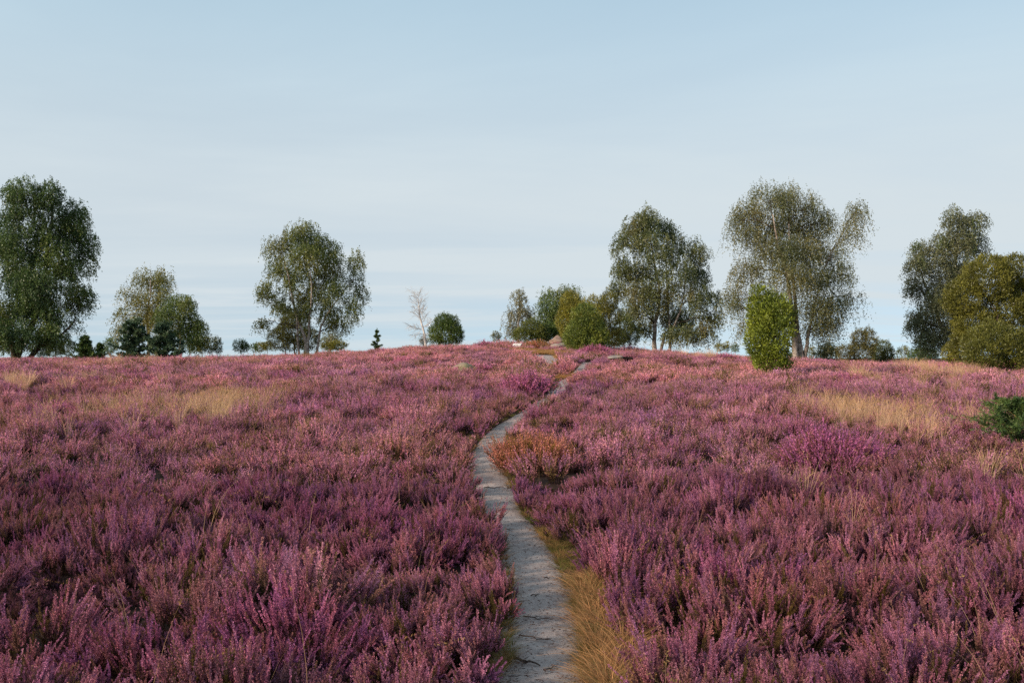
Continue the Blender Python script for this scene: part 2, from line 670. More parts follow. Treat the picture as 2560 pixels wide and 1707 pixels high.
# ------------------------------------------------------------------ heather sprigs (shapes that are repeated through the field)
def spike(mb, base, dirv, L, detail, g, col, tipcol):
    """one flowering spike: florets round a thin stem"""
    d = unit(dirv)
    a = unit(np.cross(d, [0.3, 0.9, 0.2]))
    b = np.cross(d, a)
    bend = (a * g.normal() + b * g.normal()) * 0.10 * L
    if detail == 2:
        n = int(L / 0.0046) * 3
        t = g.random(n)
        th = g.random(n) * 6.283
        rad = a[None] * np.cos(th)[:, None] + b[None] * np.sin(th)[:, None]
        r = 0.0046 * (1.15 - t * 0.65)
        P = base[None] + d[None] * (t * L)[:, None] + bend[None] * (t * t)[:, None] + rad * r[:, None] * 0.4
        A = rad * 0.75 + d[None] * 0.75 + g.normal(0, 0.25, (n, 3))
        cc = col[None] * (0.55 + 0.85 * g.random((n, 1)) ** 1.3) + (tipcol - col)[None] * (t[:, None] ** 2) * 0.5
        leaves(mb, P, A, g.uniform(0.007, 0.011, n), g.uniform(0.005, 0.0075, n), cc, g, 0.55)
    else:
        n = max(4, int(L / (0.013 if detail == 1 else 0.03)))
        t = (np.arange(n) + g.random(n)) / n
        th = g.random(n) * 6.283
        rad = a[None] * np.cos(th)[:, None] + b[None] * np.sin(th)[:, None]
        P = base[None] + d[None] * (t * L)[:, None] + bend[None] * (t * t)[:, None]
        A = rad * 0.55 + d[None] * 0.9
        k = 1.0 if detail == 1 else 1.9
        cc = col[None] * (0.55 + 0.9 * g.random((n, 1)) ** 1.2) + (tipcol - col)[None] * (t[:, None] ** 2) * 0.5
        leaves(mb, P, A, g.uniform(0.016, 0.024, n) * k, g.uniform(0.008, 0.012, n) * k, cc, g, 0.5)


PINKS = np.array([[0.41, 0.158, 0.200], [0.38, 0.152, 0.222], [0.48, 0.212, 0.255], [0.33, 0.12, 0.165], [0.43, 0.172, 0.185], [0.32, 0.136, 0.215], [0.33, 0.145, 0.125], [0.24, 0.125, 0.085]])


def sprig(seed, detail, spread, stems, bloom=1.0):
    """a tuft of heather: woody stems from the base, leafy shoots, flower spikes on top; about 0.42 m high"""
    g = np.random.default_rng(seed)
    mb = MB()
    for s in range(stems):
        ph = g.random() * 6.283
        rr = spread * math.sqrt(g.random())
        H = 0.42 * g.uniform(0.78, 1.08)
        lean = np.array([math.cos(ph), math.sin(ph), 0]) * rr
        base = lean * 0.35
        top = base + lean * 0.75 + np.array([0, 0, H * 0.66]) + np.append(g.normal(0, 0.015, 2), 0)
        d0 = unit(np.append(lean[:2] * 1.4, 0.55) + np.append(g.normal(0, 0.10, 2), 0))
        # woody stem
        if detail >= 1:
            mid = (base + top) / 2 + np.append(g.normal(0, 0.01, 2), 0)
            tube(mb, [base, mid, top], [0.0028, 0.0022, 0.0016], np.array([0.075, 0.045, 0.030]), 3, g)
        # leafy shoots below the flowers
        nl = {2: 70, 1: 16, 0: 5}[detail]
        t = g.uniform(0.25, 1.05, nl)
        P = base[None] + (top - base)[None] * t[:, None] + g.normal(0, 0.016, (nl, 3))
        A = np.array([0, 0, 0.9])[None] + g.normal(0, 0.5, (nl, 3))
        gc = np.array([0.042, 0.036, 0.014]) if g.random() < 0.35 else np.array([0.052, 0.022, 0.021])  # foliage colour darkened to deepen the shade between the spikes
        k = {2: 1.0, 1: 1.7, 0: 2.8}[detail]
        leaves(mb, P, A, g.uniform(0.010, 0.020, nl) * k, g.uniform(0.004, 0.007, nl) * k, gc[None] * (0.6 + 0.8 * g.random((nl, 1))), g)
        # flower spikes: a leader and side spikes
        c0 = PINKS[min(int(g.random() ** 1.15 * 8), 7)] if g.random() < bloom else np.array([0.14, 0.09, 0.035])
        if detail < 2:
            c0 = c0 * (np.array([1.34, 1.42, 1.34]) if detail == 0 else np.array([1.25, 1.28, 1.25]))  # farther sprigs paler: haze and grazing-lit tips put into the flower colour
        for q in range(1 + (5 if detail == 2 else 3)):
            if q == 0:
                b0, dv, L = top, d0, H * g.uniform(0.30, 0.46)
            else:
                b0 = top - (top - base) * g.uniform(0.0, 0.42) + g.normal(0, 0.004, 3)
                dv = d0 + g.normal(0, 0.19, 3)
                L = H * g.uniform(0.20, 0.34)
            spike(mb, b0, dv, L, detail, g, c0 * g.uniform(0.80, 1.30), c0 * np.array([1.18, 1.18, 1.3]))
    return mb


lib = bpy.data.collections.new('heather_sprigs')      # not linked to the scene: only the source of repeated sprigs
SPRIGS = {2: [], 1: [], 0: []}
idx = 0
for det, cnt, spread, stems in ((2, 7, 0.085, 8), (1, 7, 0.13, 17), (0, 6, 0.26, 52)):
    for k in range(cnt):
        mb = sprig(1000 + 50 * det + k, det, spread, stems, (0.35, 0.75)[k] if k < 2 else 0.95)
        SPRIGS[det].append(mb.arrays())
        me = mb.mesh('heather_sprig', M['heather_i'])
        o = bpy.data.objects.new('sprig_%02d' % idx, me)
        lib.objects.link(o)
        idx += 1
LOD_FIRST = {2: 0, 1: 7, 0: 14}
LOD_CNT = {2: 7, 1: 7, 0: 6}


def tilt_euler(phi, th, spin):
    """rotation that spins about z, then tips by th towards azimuth phi"""
    def rz(a):
        c, s, o, i = np.cos(a), np.sin(a), np.zeros_like(a), np.ones_like(a)
        return np.stack([np.stack([c, -s, o], -1), np.stack([s, c, o], -1), np.stack([o, o, i], -1)], -2)
    c, s, o, i = np.cos(th), np.sin(th), np.zeros_like(th), np.ones_like(th)
    ry = np.stack([np.stack([c, o, s], -1), np.stack([o, i, o], -1), np.stack([-s, o, c], -1)], -2)
    Rm = rz(phi) @ ry @ rz(spin - phi)
    return np.stack([np.arctan2(Rm[:, 2, 1], Rm[:, 2, 2]), -np.arcsin(np.clip(Rm[:, 2, 0], -1, 1)), np.arctan2(Rm[:, 1, 0], Rm[:, 0, 0])], -1), Rm


TINTS = {
    'rose': np.array([1.12, 1.08, 1.04]), 'lilac': np.array([1.02, 1.02, 1.15]), 'deep': np.array([0.85, 0.62, 0.95]),
    'rust': np.array([0.90, 0.88, 0.66]), 'russet': np.array([1.0, 0.90, 0.52]), 'dull': np.array([0.72, 0.82, 0.66]), 'violet': np.array([0.70, 0.66, 1.05]), 'pale': np.array([1.18, 1.25, 1.22]),
}
TK = list(TINTS)


def points_object(name, P, rot, scl, idx, tint, coll, mat_label, kind_label):
    me = bpy.data.meshes.new(name)
    me.vertices.add(len(P))
    me.vertices.foreach_set('co', np.ascontiguousarray(P, np.float32).ravel())
    for an, ty, dat, key in (('rot', 'FLOAT_VECTOR', rot, 'vector'), ('scl', 'FLOAT_VECTOR', scl, 'vector'), ('idx', 'INT', idx, 'value'), ('tint', 'FLOAT_COLOR', tint, 'color')):
        a = me.attributes.new(an, ty, 'POINT')
        a.data.foreach_set(key, np.ascontiguousarray(dat, np.int32 if ty == 'INT' else np.float32).ravel())
    o = bpy.data.objects.new(name, me)
    SC.collection.objects.link(o)
    ng = bpy.data.node_groups.new(name + '_growth', 'GeometryNodeTree')
    ng.interface.new_socket('Geometry', in_out='INPUT', socket_type='NodeSocketGeometry')
    ng.interface.new_socket('Geometry', in_out='OUTPUT', socket_type='NodeSocketGeometry')
    N, L = ng.nodes, ng.links
    gi, goo = N.new('NodeGroupInput'), N.new('NodeGroupOutput')
    ci = N.new('GeometryNodeCollectionInfo')
    ci.inputs['Collection'].default_value = coll
    ci.inputs['Separate Children'].default_value = True
    ci.inputs['Reset Children'].default_value = True
    ip = N.new('GeometryNodeInstanceOnPoints')

    def na(nm, ty):
        x = N.new('GeometryNodeInputNamedAttribute')
        x.data_type = ty
        x.inputs['Name'].default_value = nm
        return x.outputs['Attribute']
    e2r = N.new('FunctionNodeEulerToRotation')
    L.new(na('rot', 'FLOAT_VECTOR'), e2r.inputs[0])
    L.new(gi.outputs[0], ip.inputs['Points'])
    L.new(ci.outputs[0], ip.inputs['Instance'])
    ip.inputs['Pick Instance'].default_value = True
    L.new(na('idx', 'INT'), ip.inputs['Instance Index'])
    L.new(e2r.outputs[0], ip.inputs['Rotation'])
    L.new(na('scl', 'FLOAT_VECTOR'), ip.inputs['Scale'])
    L.new(ip.outputs[0], goo.inputs[0])
    md = o.modifiers.new('growth', 'NODES')
    md.node_group = ng
    tag(o, mat_label, kind_label, kind='stuff')
    return o


def bush_field():
    """bush centres over the whole heath, coarser with distance; each bush is a dome of sprigs"""
    g = np.random.default_rng(11)
    out = []
    for (y0, y1, cell, lod, per) in ((1.2, 11.5, 0.50, 2, 25), (11.5, 27, 0.62, 1, 11), (27, 84, 0.95, 0, 8)):
        ny = int((y1 - y0) / cell)
        for r in range(ny):
            yy = y0 + (r + 0.5) * cell
            half = 0.60 * yy + 2.6
            nx = int(2 * half / cell) + 1
            x = -half + (np.arange(nx) + g.random(nx)) * cell
            y = yy + (g.random(nx) - 0.5) * cell * 1.3
            out.append(np.stack([x, y, np.full(nx, lod), np.full(nx, cell), np.full(nx, per)], 1))
    B = np.concatenate(out)
    bx, by, lod, cell, per = B.T
    nb = len(B)
    rad = cell * g.uniform(0.55, 1.0, nb)
    big = fbm2(bx, by, 2.4, 40, 3)
    hgt = 0.86 * (0.50 + 0.95 * big) * g.uniform(0.62, 1.25, nb)
    hgt *= 1 - 0.42 * np.exp(-0.5 * ((bx - 0.8) / 4.0) ** 2 - 0.5 * ((by - 44) / 6.0) ** 2)
    gone = g.random(nb) < np.where(lod > 0, 0.13, 0.05)
    gone |= (lod > 0) & (fbm2(bx, by, 1.5, 140, 2) < 0.27)
    hgt = np.where(gone, hgt * 0.5, hgt)
    hgt *= 1 - 0.30 * np.exp(-(np.abs(path_dist(bx, by, PL)) / 0.55) ** 2) * (by > 10)
    # colour of each bush
    n1, n2 = fbm2(bx, by, 5.0, 50), fbm2(bx, by, 2.2, 60)
    near = 1 - sstep(9, 26, by)
    u = g.random(nb)
    tint = np.where((n1 > 0.52)[:, None], TINTS['rose'], TINTS['lilac'])
    tint = tint * (1 - near[:, None] * 0.6) + near[:, None] * 0.6 * np.array([0.96, 0.90, 1.06])
    for key, lo, hi in (('rust', 0.00, 0.08), ('dull', 0.08, 0.14), ('deep', 0.14, 0.26), ('violet', 0.26, 0.32), ('pale', 0.32, 0.50)):
        k = (u >= lo) & (u < hi)
        tint[k] = 0.35 * tint[k] + 0.65 * TINTS[key]
    k = n2 > 0.67
    tint[k] = 0.5 * tint[k] + 0.5 * TINTS['rust']
    k = n2 < 0.30
    tint[k] = 0.4 * tint[k] + 0.6 * TINTS['deep']
    tint[gone] = np.array([0.42, 0.42, 0.44])
    tint = tint * (0.72 + 0.56 * fbm2(bx, by, 1.3, 150, 2))[:, None] * g.uniform(0.80, 1.18, (nb, 1))
    # sprigs
    rep = np.repeat(np.arange(nb), per.astype(int))
    m = len(rep)
    rr = np.sqrt(g.random(m)) * rad[rep] * 1.05
    ph = g.random(m) * 6.283
    x, y = bx[rep] + rr * np.cos(ph), by[rep] + rr * np.sin(ph)
    q = rr / rad[rep]
    want = wanted(x, y, np.where(lod[rep] == 2, 0.05, np.where(lod[rep] == 1, 0.085, 0.15)))
    keep = g.random(m) < want
    keep &= ~((y > 62) & (terrain(x, y) < -0.6))
    x, y, q, ph, rep = x[keep], y[keep], q[keep], ph[keep], rep[keep]
    m = len(x)
    lodm = lod[rep].astype(int)
    th = 0.68 * q * g.uniform(0.4, 1.4, m) + np.abs(g.normal(0, 0.09, m))
    th = np.where(lodm == 0, th * 0.5, th)
    rot, _ = tilt_euler(ph + g.normal(0, 0.3, m), th, g.random(m) * 6.283)
    s = hgt[rep] * (1 - 0.42 * q ** 2) * g.uniform(0.76, 1.2, m)
    s = s * (1 - 0.25 * np.clip(grass_amount(x, y), 0, 1))
    s = np.where(lodm == 2, s * 0.90, s)
    wdt = np.where(lodm == 2, 0.84, 1.0) * (0.55 + 0.45 * s)
    scl = np.stack([wdt, wdt, s], 1)
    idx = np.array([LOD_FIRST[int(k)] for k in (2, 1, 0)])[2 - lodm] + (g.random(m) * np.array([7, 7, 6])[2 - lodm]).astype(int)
    z = terrain(x, y) - 0.03
    tt = np.concatenate([tint[rep] * g.uniform(0.88, 1.1, (m, 1)), np.ones((m, 1))], 1)
    return np.stack([x, y, z], 1), rot, scl, idx, tt


# open grassy ground round the information panel and the fork
CLEARING = []
for (px_, d_, r_) in [(1345, 47.5, 0.95), (1365, 45.0, 0.9), (1388, 46.5, 0.85), (1322, 49.0, 0.7), (1296, 48.6, 0.75), (1270, 48.5, 0.5), (1240, 48.0, 0.5), (1405, 49, 0.6), (1375, 41.5, 0.5), (1567, 34.8, 0.55)]:
    CLEARING.append(((px_ - 1280) / FPX * d_, d_, r_))
    HOLES.append(CLEARING[-1])
for (px_, d_, r_) in [(1368, 36.4, 0.5), (1372, 35.4, 0.35), (1364, 38.5, 0.5)]:
    HOLES.append(((px_ - 1280) / FPX * d_, d_, r_))


# ------------------------------------------------------------------ single heather bushes that stand out
def heather_bush(px, py, wpx, h, label, tintkey, lod, n, seed, lift=0.0, depth=1.0, group=None):
    """a domed bush of heather rooted where the picture shows it"""
    g = np.random.default_rng(seed)
    c = hit(px, py, lift)
    rad = wpx / 2 / FPX * c[1]
    rr = np.sqrt(g.random(n)) * rad
    ph = g.random(n) * 6.283
    x, y = c[0] + rr * np.cos(ph), c[1] + rr * np.sin(ph) * depth
    k = (np.abs(path_dist(x, y, PL)) > 0.2) & (np.abs(path_dist(x, y, FL)) > 0.25)
    x, y, rr, ph = x[k], y[k], rr[k], ph[k]
    n = len(x)
    q = rr / rad
    th = 0.75 * q * g.uniform(0.6, 1.2, n)
    _, Rm = tilt_euler(ph, th, g.random(n) * 6.283)
    s = (h / 0.45) * (1 - 0.30 * q ** 2) * g.uniform(0.88, 1.12, n)
    w = (0.55 + 0.45 * s)
    mb = MB()
    base = np.array([c[0], c[1], float(terrain(c[0], c[1])) - 0.03])
    tint = TINTS[tintkey]
    for i in range(n):
        V, C, Q, T = SPRIGS[lod][int(g.random() * len(SPRIGS[lod]))]
        X = (V * np.array([w[i], w[i], s[i]])) @ Rm[i].T
        X = X + np.array([x[i], y[i], float(terrain(x[i], y[i])) - 0.03])
        CC = C.copy()
        CC[:, :3] *= tint * g.uniform(0.86, 1.12)
        mb.add(X, CC, Q, T)
    o = mb.build('heather_bush', M['heather'], None, base)
    tag(o, label, 'heather', group)
    HOLES.append((c[0], c[1], rad * 0.8))
    return o


HB = 'heather bushes that stand out'
heather_bush(1424, 934, 74, 0.58, 'rounded pink heather bush between the two forks of the path', 'rose', 0, 15, 501, group=HB)
heather_bush(1488, 893, 60, 0.55, 'dark heather clump at the foot of the green juniper by the path', 'deep', 0, 10, 502, group=HB)
heather_bush(1316, 918, 80, 0.55, 'domed heather bush left of the sandy fork clearing', 'rose', 0, 15, 503, group=HB)
heather_bush(1322, 985, 110, 0.62, 'dark purple heather bush on the left bank where the path narrows', 'deep', 0, 16, 504, group=HB)
heather_bush(1262, 868, 92, 0.55, 'low heather mound behind the pale information panel', 'rose', 0, 20, 505, group=HB)
heather_bush(1346, 871, 54, 0.60, 'reddish heather bush right of the pale information panel', 'russet', 0, 12, 506, group=HB)
heather_bush(1386, 874, 44, 0.50, 'small heather bush in front of the pale flat stone', 'rose', 0, 8, 507, group=HB)
heather_bush(1205, 864, 46, 0.55, 'magenta heather bush on the skyline left of the information panel', 'deep', 0, 8, 508, group=HB)
heather_bush(1330, 1170, 190, 0.50, 'rust coloured heather bush bulging into the bend of the path', 'russet', 1, 55, 509, group=HB)
heather_bush(2080, 1180, 170, 0.62, 'bright magenta heather bush among dry grass at the right', 'deep', 1, 60, 510, group=HB)
heather_bush(745, 1560, 250, 0.52, 'tall spiky pink heather clump in the left foreground', 'pale', 2, 16, 511, group=HB)
heather_bush(1615, 905, 50, 0.40, 'low heather cushion beside the dark board', 'rose', 0, 14, 512, group=HB)

# ------------------------------------------------------------------ boulders
def boulder(px, py, wpx, hpx, d, label, mat, seed, depth=0.9, peak=0.0, sink=0.25):
    """px, py: middle of the visible foot"""
    g = np.random.default_rng(seed)
    nu, nv = 34, 20
    u = np.linspace(0, 2 * np.pi, nu, endpoint=False)
    v = np.linspace(0.02, np.pi - 0.02, nv)
    U, Vv = np.meshgrid(u, v)
    D = np.stack([np.cos(U) * np.sin(Vv), np.sin(U) * np.sin(Vv), np.cos(Vv)], -1)
    r = 1 + 0.75 * (noise3(D * 1.3 + seed, seed) - 0.5) + 0.30 * (noise3(D * 3.1 + seed, seed + 1) - 0.5) + 0.05 * (noise3(D * 9 + seed, seed + 2) - 0.5)
    for k in range(4):       # a few flattened faces
        nrm = unit(g.normal(size=3))
        lim = g.uniform(0.72, 0.9)
        r = np.minimum(r, lim / np.maximum((D * nrm).sum(-1), 1e-3) * np.where((D * nrm).sum(-1) > 0.3, 1, 1e6))
    s = d / FPX
    w, h = wpx * s / 2, hpx * s / (1 - sink) / 1.0
    r = r + 0.10 * (noise3(D * 6 + seed, seed + 7) - 0.5)
    P = D * r[..., None] * np.array([w, w * depth, h * 0.55])
    rd = np.minimum(1, np.hypot(P[..., 0], P[..., 1]) / w)
    P[..., 2] *= np.where(P[..., 2] > 0, 1 - peak * rd, 1)
    c = at(px, py, d)
    z0 = float(terrain(c[0], c[1]))
    base = np.array([c[0], c[1], z0])
    P = P + np.array([0, 0, (c[2] - z0) + hpx * s - h * 0.55])
    ii = np.arange(nv - 1)[:, None] * nu + np.arange(nu)[None]
    jj = np.arange(nv - 1)[:, None] * nu + (np.arange(nu)[None] + 1) % nu
    q = np.stack([ii, jj, jj + nu, ii + nu], -1).reshape(-1, 4)
    VV = np.concatenate([P.reshape(-1, 3), [P[0].mean(0)], [P[-1].mean(0)]])
    a, b = nu * nv, nu * nv + 1
    t = np.array([[a, (k + 1) % nu, k] for k in range(nu)] + [[b, nu * (nv - 1) + k, nu * (nv - 1) + (k + 1) % nu] for k in range(nu)])
    me = mesh_from('boulder', VV, [q, t], None, [mat], smooth=True)
    o = bpy.data.objects.new('boulder', me)
    o.location = base
    SC.collection.objects.link(o)
    tag(o, label, 'boulder', 'boulders on the mound')
    HOLES.append((c[0], c[1] + 0.25 * w, w * 0.6))
    return o


bd = hit(1160, 934)[1]
boulder(1162, 929, 64, 24, bd, 'tan lichen covered boulder half sunk in the heather left of the path', M['stone_tan'], 3, 0.8, 0.45)
boulder(1394, 857, 46, 19, 55.0, 'reddish pointed boulder beside the junipers on the mound', M['stone_red'], 6, 0.9, 0.6)
boulder(1394, 868, 46, 11, 52.0, 'pale flat topped stone in front of the reddish boulder', M['stone_grey'], 8, 1.1)
boulder(1314, 869, 19, 8, 52.5, 'small tan stone just right of the information panel', M['stone_tan'], 12, 0.9)
boulder(1540, 897, 46, 8, 38.0, 'low grey boulder almost buried in heather beside the dark board', M['stone_grey'], 17, 1.0)


# ------------------------------------------------------------------ information panels
def box_mesh(mb, c, ax, ay, az, hx, hy, hz, bev=0.12):
    """a box with chamfered edges about c with half sizes hx hy hz along the axes"""
    ax, ay, az = (np.asarray(v, float) for v in (ax, ay, az))
    b = min(hx, hy, hz) * bev * 2
    V, F = [], []
    pts = {}
    for sx in (-1, 1):
        for sy in (-1, 1):
            for sz in (-1, 1):
                for k in range(3):
                    e = [hx, hy, hz]
                    for j in range(3):
                        if j != k:
                            e[j] -= b
                    p = c + ax * sx * e[0] + ay * sy * e[1] + az * sz * e[2]
                    pts[(sx, sy, sz, k)] = len(V)
                    V.append(p)
    quads, tris = [], []
    for k in range(3):
        i, j = (k + 1) % 3, (k + 2) % 3
        for s in (-1, 1):
            f = []
            for (a, bb) in ((-1, -1), (1, -1), (1, 1), (-1, 1)):
                key = [0, 0, 0]
                key[k], key[i], key[j] = s, a, bb
                f.append(pts[(key[0], key[1], key[2], k)])
            quads.append(f if s > 0 else f[::-1])
    for k in range(3):
        i, j = (k + 1) % 3, (k + 2) % 3
        for a in (-1, 1):
            for bb in (-1, 1):
                f = []
                for (s, kk) in ((-1, i), (1, i), (1, j), (-1, j)):
                    key = [0, 0, 0]
                    key[k], key[i], key[j] = s, a, bb
                    f.append(pts[(key[0], key[1], key[2], kk)])
                quads.append(f)
    for sx in (-1, 1):
        for sy in (-1, 1):
            for sz in (-1, 1):
                tris.append([pts[(sx, sy, sz, k)] for k in range(3)])
    mb.add(np.array(V), np.array([0.5, 0.5, 0.5]), quads, tris)


def lectern(px, py, d, half_w, half_l, yaw, tilt, label, face):
    c = at(px, py, d)
    z0 = float(terrain(c[0], c[1]))
    root = empty('information_panel', (c[0], c[1], z0))
    ca, sa = math.cos(yaw), math.sin(yaw)
    ax = np.array([ca, sa, 0])
    f = np.array([sa, -ca, 0])                    # towards the reader
    ay = unit(-f * math.cos(tilt) + np.array([0, 0, math.sin(tilt)]))
    az = np.cross(ax, ay)
    top = np.array([0, 0, c[2] - z0])
    mb = MB()
    box_mesh(mb, top, ax, ay, az, half_w, half_l, 0.022)
    mb.build('board', M['dark_wood'], root)
    if face:
        mb = MB()
        box_mesh(mb, top + az * 0.026, ax, ay, az, half_w - 0.012, half_l - 0.012, 0.006)
        mb.build('panel_face', M['panel_face'], root)
    for s in ((-0.6, 0.6) if face else (0.0,)):
        p = top + ax * s * half_w - az * 0.03
        hh = (p[2] + 0.25) / 2
        mb = MB()
        box_mesh(mb, np.array([p[0], p[1], p[2] - hh]), ax, np.cross([0, 0, 1], ax), [0, 0, 1], 0.035, 0.035, hh)
        mb.build('post', M['dark_wood'], root)
    tag(root, label, 'sign')
    HOLES.append((c[0], c[1], 0.35))
    return root


lectern(1292, 864, 51.0, 0.24, 0.20, R(-20), R(30), 'slanted pale information panel on short posts on top of the mound', True)
lectern(1569, 895, 36.0, 0.17, 0.16, R(165), R(10), 'low dark board on a post in the heather right of the path', False)

# ------------------------------------------------------------------ trees
def limb_path(a, b, g, sag=0.0, n=7, jit=0.05):
    t = np.linspace(0, 1, n)[:, None]
    L = np.linalg.norm(b - a)
    P = a + (b - a) * t
    P[:, 2] += (np.sin(t[:, 0] * np.pi) * 0.12 * L) - sag * L * t[:, 0] ** 2
    P[1:-1] += g.normal(0, jit * L * 0.5, (n - 2, 3))
    return P


def birch(label, d, trunks, blobs, palette, seed, droop=0.45, dens=1.0, leaf=0.085, base=None, depth=0.85, bark='bark', rad=0.16, gap=0.30, group='birch trees on the heath'):
    g = np.random.default_rng(seed)
    s = d / FPX
    bx = base if base is not None else trunks[0][0]
    c0 = at(bx[0], bx[1], d)
    z0 = float(terrain(c0[0], c0[1]))
    root = empty('birch_tree', (c0[0], c0[1], z0))
    org = np.array([c0[0], c0[1], z0])
    # trunks
    tl = []
    for k, t in enumerate(trunks):
        P = np.array([at(p[0], p[1], d) for p in t])
        P[0, 2] = min(P[0, 2], float(terrain(P[0, 0], P[0, 1]))) - 0.15
        off = 0 if k == 0 else g.uniform(-0.25, 0.25)
        P[:, 1] += off + np.linspace(0, 1, len(P)) * g.uniform(-0.6, 0.6)
        P = smooth_line(P, 16, g, 0.025)
        r0 = rad * (1.0 if k == 0 else 0.7)
        rr = r0 * (1 - 0.78 * np.linspace(0, 1, 16) ** 0.9)
        rr[0] *= 1.5
        rr[1] *= 1.15
        mb = MB()
        tube(mb, P, rr, np.array([0.5, 0.5, 0.5]), 9, g, 0.12, cap=True)
        mb.build('trunk', M[bark], root, org, smooth=True)
        tl.append((P, rr))
    TP = np.concatenate([p for p, _ in tl])
    TR = np.concatenate([r for _, r in tl])
    # crown blobs in space
    B = np.array(blobs, float)
    cx0, cx1 = (B[:, 0] - B[:, 2]).min(), (B[:, 0] + B[:, 2]).max()
    cxm, hw = (cx0 + cx1) / 2, (cx1 - cx0) / 2
    cr = MB()
    for (px, py, rx, ry) in B[:, :4]:
        br = MB()
        u = (px - cxm) / hw
        yo = g.uniform(-1, 1) * hw * s * depth * 0.6 * math.sqrt(max(0.05, 1 - u * u))
        c = at(px, py, d) + np.array([0, yo, 0])
        rad3 = np.array([rx * s, max(rx, ry) * s * 0.95 * depth, ry * s])
        # limb from the trunk to the blob
        dd = np.linalg.norm((TP - c) * np.array([1, 1, 0.8]), axis=1) + np.where(TP[:, 2] > c[2] - 0.25 * rad3[2], 3.0, 0)
        k = int(np.argmin(dd))
        lr = min(TR[k] * 0.65, 0.035 + 0.012 * np.linalg.norm(TP[k] - c))
        LP = limb_path(TP[k], c, g)
        tube(br, LP, np.linspace(lr, 0.014, len(LP)), np.array([0.22, 0.17, 0.13]) * g.uniform(0.6, 1.5), 5, g)
        # leaf strings
        ns = int(rx * ry * 0.29 * dens)
        dirs = unit(g.normal(size=(ns, 3)))
        q = g.random(ns) ** 0.45
        lump = 0.62 + 0.85 * noise3(dirs * 2.6 + px * 0.13, seed)
        st = c + dirs * rad3 * (q * lump)[:, None]
        nz = noise3(st * 1.15 / max(0.6, d / 70), seed + 3) * 0.65 + noise3(st * 2.9 / max(0.6, d / 70), seed + 4) * 0.35
        kp = nz > min(gap, float(np.quantile(nz, 0.46)))
        st, dirs = st[kp], dirs[kp]
        ns = len(st)
        if ns == 0:
            ns = 1
            st, dirs = c[None], np.array([[0, 0, 1.0]])
        # twigs out to some strings
        for i in range(0, ns, max(1, ns // 8)):
            tp = limb_path(LP[int(g.integers(3, len(LP)))], st[i], g, 0.05, 5, 0.08)
            tube(br, tp, np.linspace(0.013, 0.005, 5), np.array([0.16, 0.11, 0.085]), 3, g)
        br.build('branch', M[bark if bark != 'bark' else 'dark_bark'], root, org, smooth=True)
        K = 12
        Ls = 1.35 * droop * g.uniform(0.3, 1.6, ns) * (d / 70) ** 0.5
        t = g.random((ns, K))
        out = dirs * np.array([1, 1, 0.5])
        P = st[:, None] + out[:, None] * (t * (Ls[:, None] * 0.45))[..., None] + np.array([0, 0, -1.0])[None, None] * ((t ** 1.5 - 0.32) * Ls[:, None])[..., None]
        P = P + g.normal(0, 0.035 * (d / 70), P.shape)
        P = P.reshape(-1, 3)
        n = len(P)
        A = np.array([0, 0, -0.55])[None] + g.normal(0, 0.7, (n, 3))
        # colour: clumps of one tone with leaf to leaf variation
        pal = np.asarray(palette, float)
        f = np.clip(noise3(st * 0.8, seed + 6) * 1.2 - 0.1 + g.normal(0, 0.14, ns), 0, 0.999) * (len(pal) - 1)
        i0 = f.astype(int)
        cs = pal[i0] + (pal[np.minimum(i0 + 1, len(pal) - 1)] - pal[i0]) * (f - i0)[:, None]
        C = np.repeat(cs, K, 0) * g.uniform(0.65, 1.4, (n, 1)) * np.array([1.66, 1.80, 1.12])
        sz = leaf * 1.16 * (d / 70) ** 0.8
        leaves(cr, P, A, g.uniform(0.6, 1.5, n) * sz, g.uniform(0.45, 0.9, n) * sz, C, g)
    cr.build('crown', M['leaf'], root, org)
    tag(root, label, 'tree', group)
    return root


GREEN = [(0.040, 0.060, 0.030), (0.060, 0.082, 0.030), (0.085, 0.100, 0.032), (0.105, 0.105, 0.040)]
DKGREEN = [(0.030, 0.050, 0.028), (0.042, 0.064, 0.028), (0.062, 0.086, 0.030), (0.090, 0.100, 0.032)]
OLIVE = [(0.062, 0.066, 0.040), (0.085, 0.082, 0.046), (0.105, 0.092, 0.050), (0.130, 0.105, 0.055)]
GREY = [(0.085, 0.080, 0.068), (0.115, 0.100, 0.082), (0.14, 0.115, 0.085), (0.10, 0.10, 0.06)]
GOLD = [(0.090, 0.088, 0.035), (0.120, 0.105, 0.038), (0.150, 0.118, 0.040), (0.080, 0.090, 0.034)]

birch('tall dense dark green birch at the left edge with a crooked dark trunk', 65,
      [[(38, 893), (48, 868), (62, 840), (85, 790), (100, 720), (110, 640), (120, 560), (125, 500)], [(44, 882), (30, 850), (5, 800), (-10, 740), (-15, 660)], [(60, 878), (105, 862), (150, 842), (190, 800)]],
      [(85, 500, 48, 38), (150, 502, 38, 38), (192, 540, 32, 40), (40, 545, 42, 42), (110, 560, 66, 50), (200, 600, 32, 32), (60, 620, 62, 56), (140, 640, 64, 54), (20, 680, 50, 60), (194, 650, 28, 36),
       (110, 720, 76, 56), (180, 745, 34, 40), (40, 760, 60, 50), (110, 800, 76, 46), (30, 830, 58, 36), (150, 832, 34, 22), (-35, 600, 40, 60), (-45, 700, 50, 70), (-30, 800, 50, 46), (165, 692, 40, 42), (150, 570, 40, 40), (70, 848, 60, 26), (120, 850, 50, 20), (10, 862, 40, 18)],
      DKGREEN, 101, 0.40, 1.25, 0.085, gap=0.38, bark='dark_bark', rad=0.28)
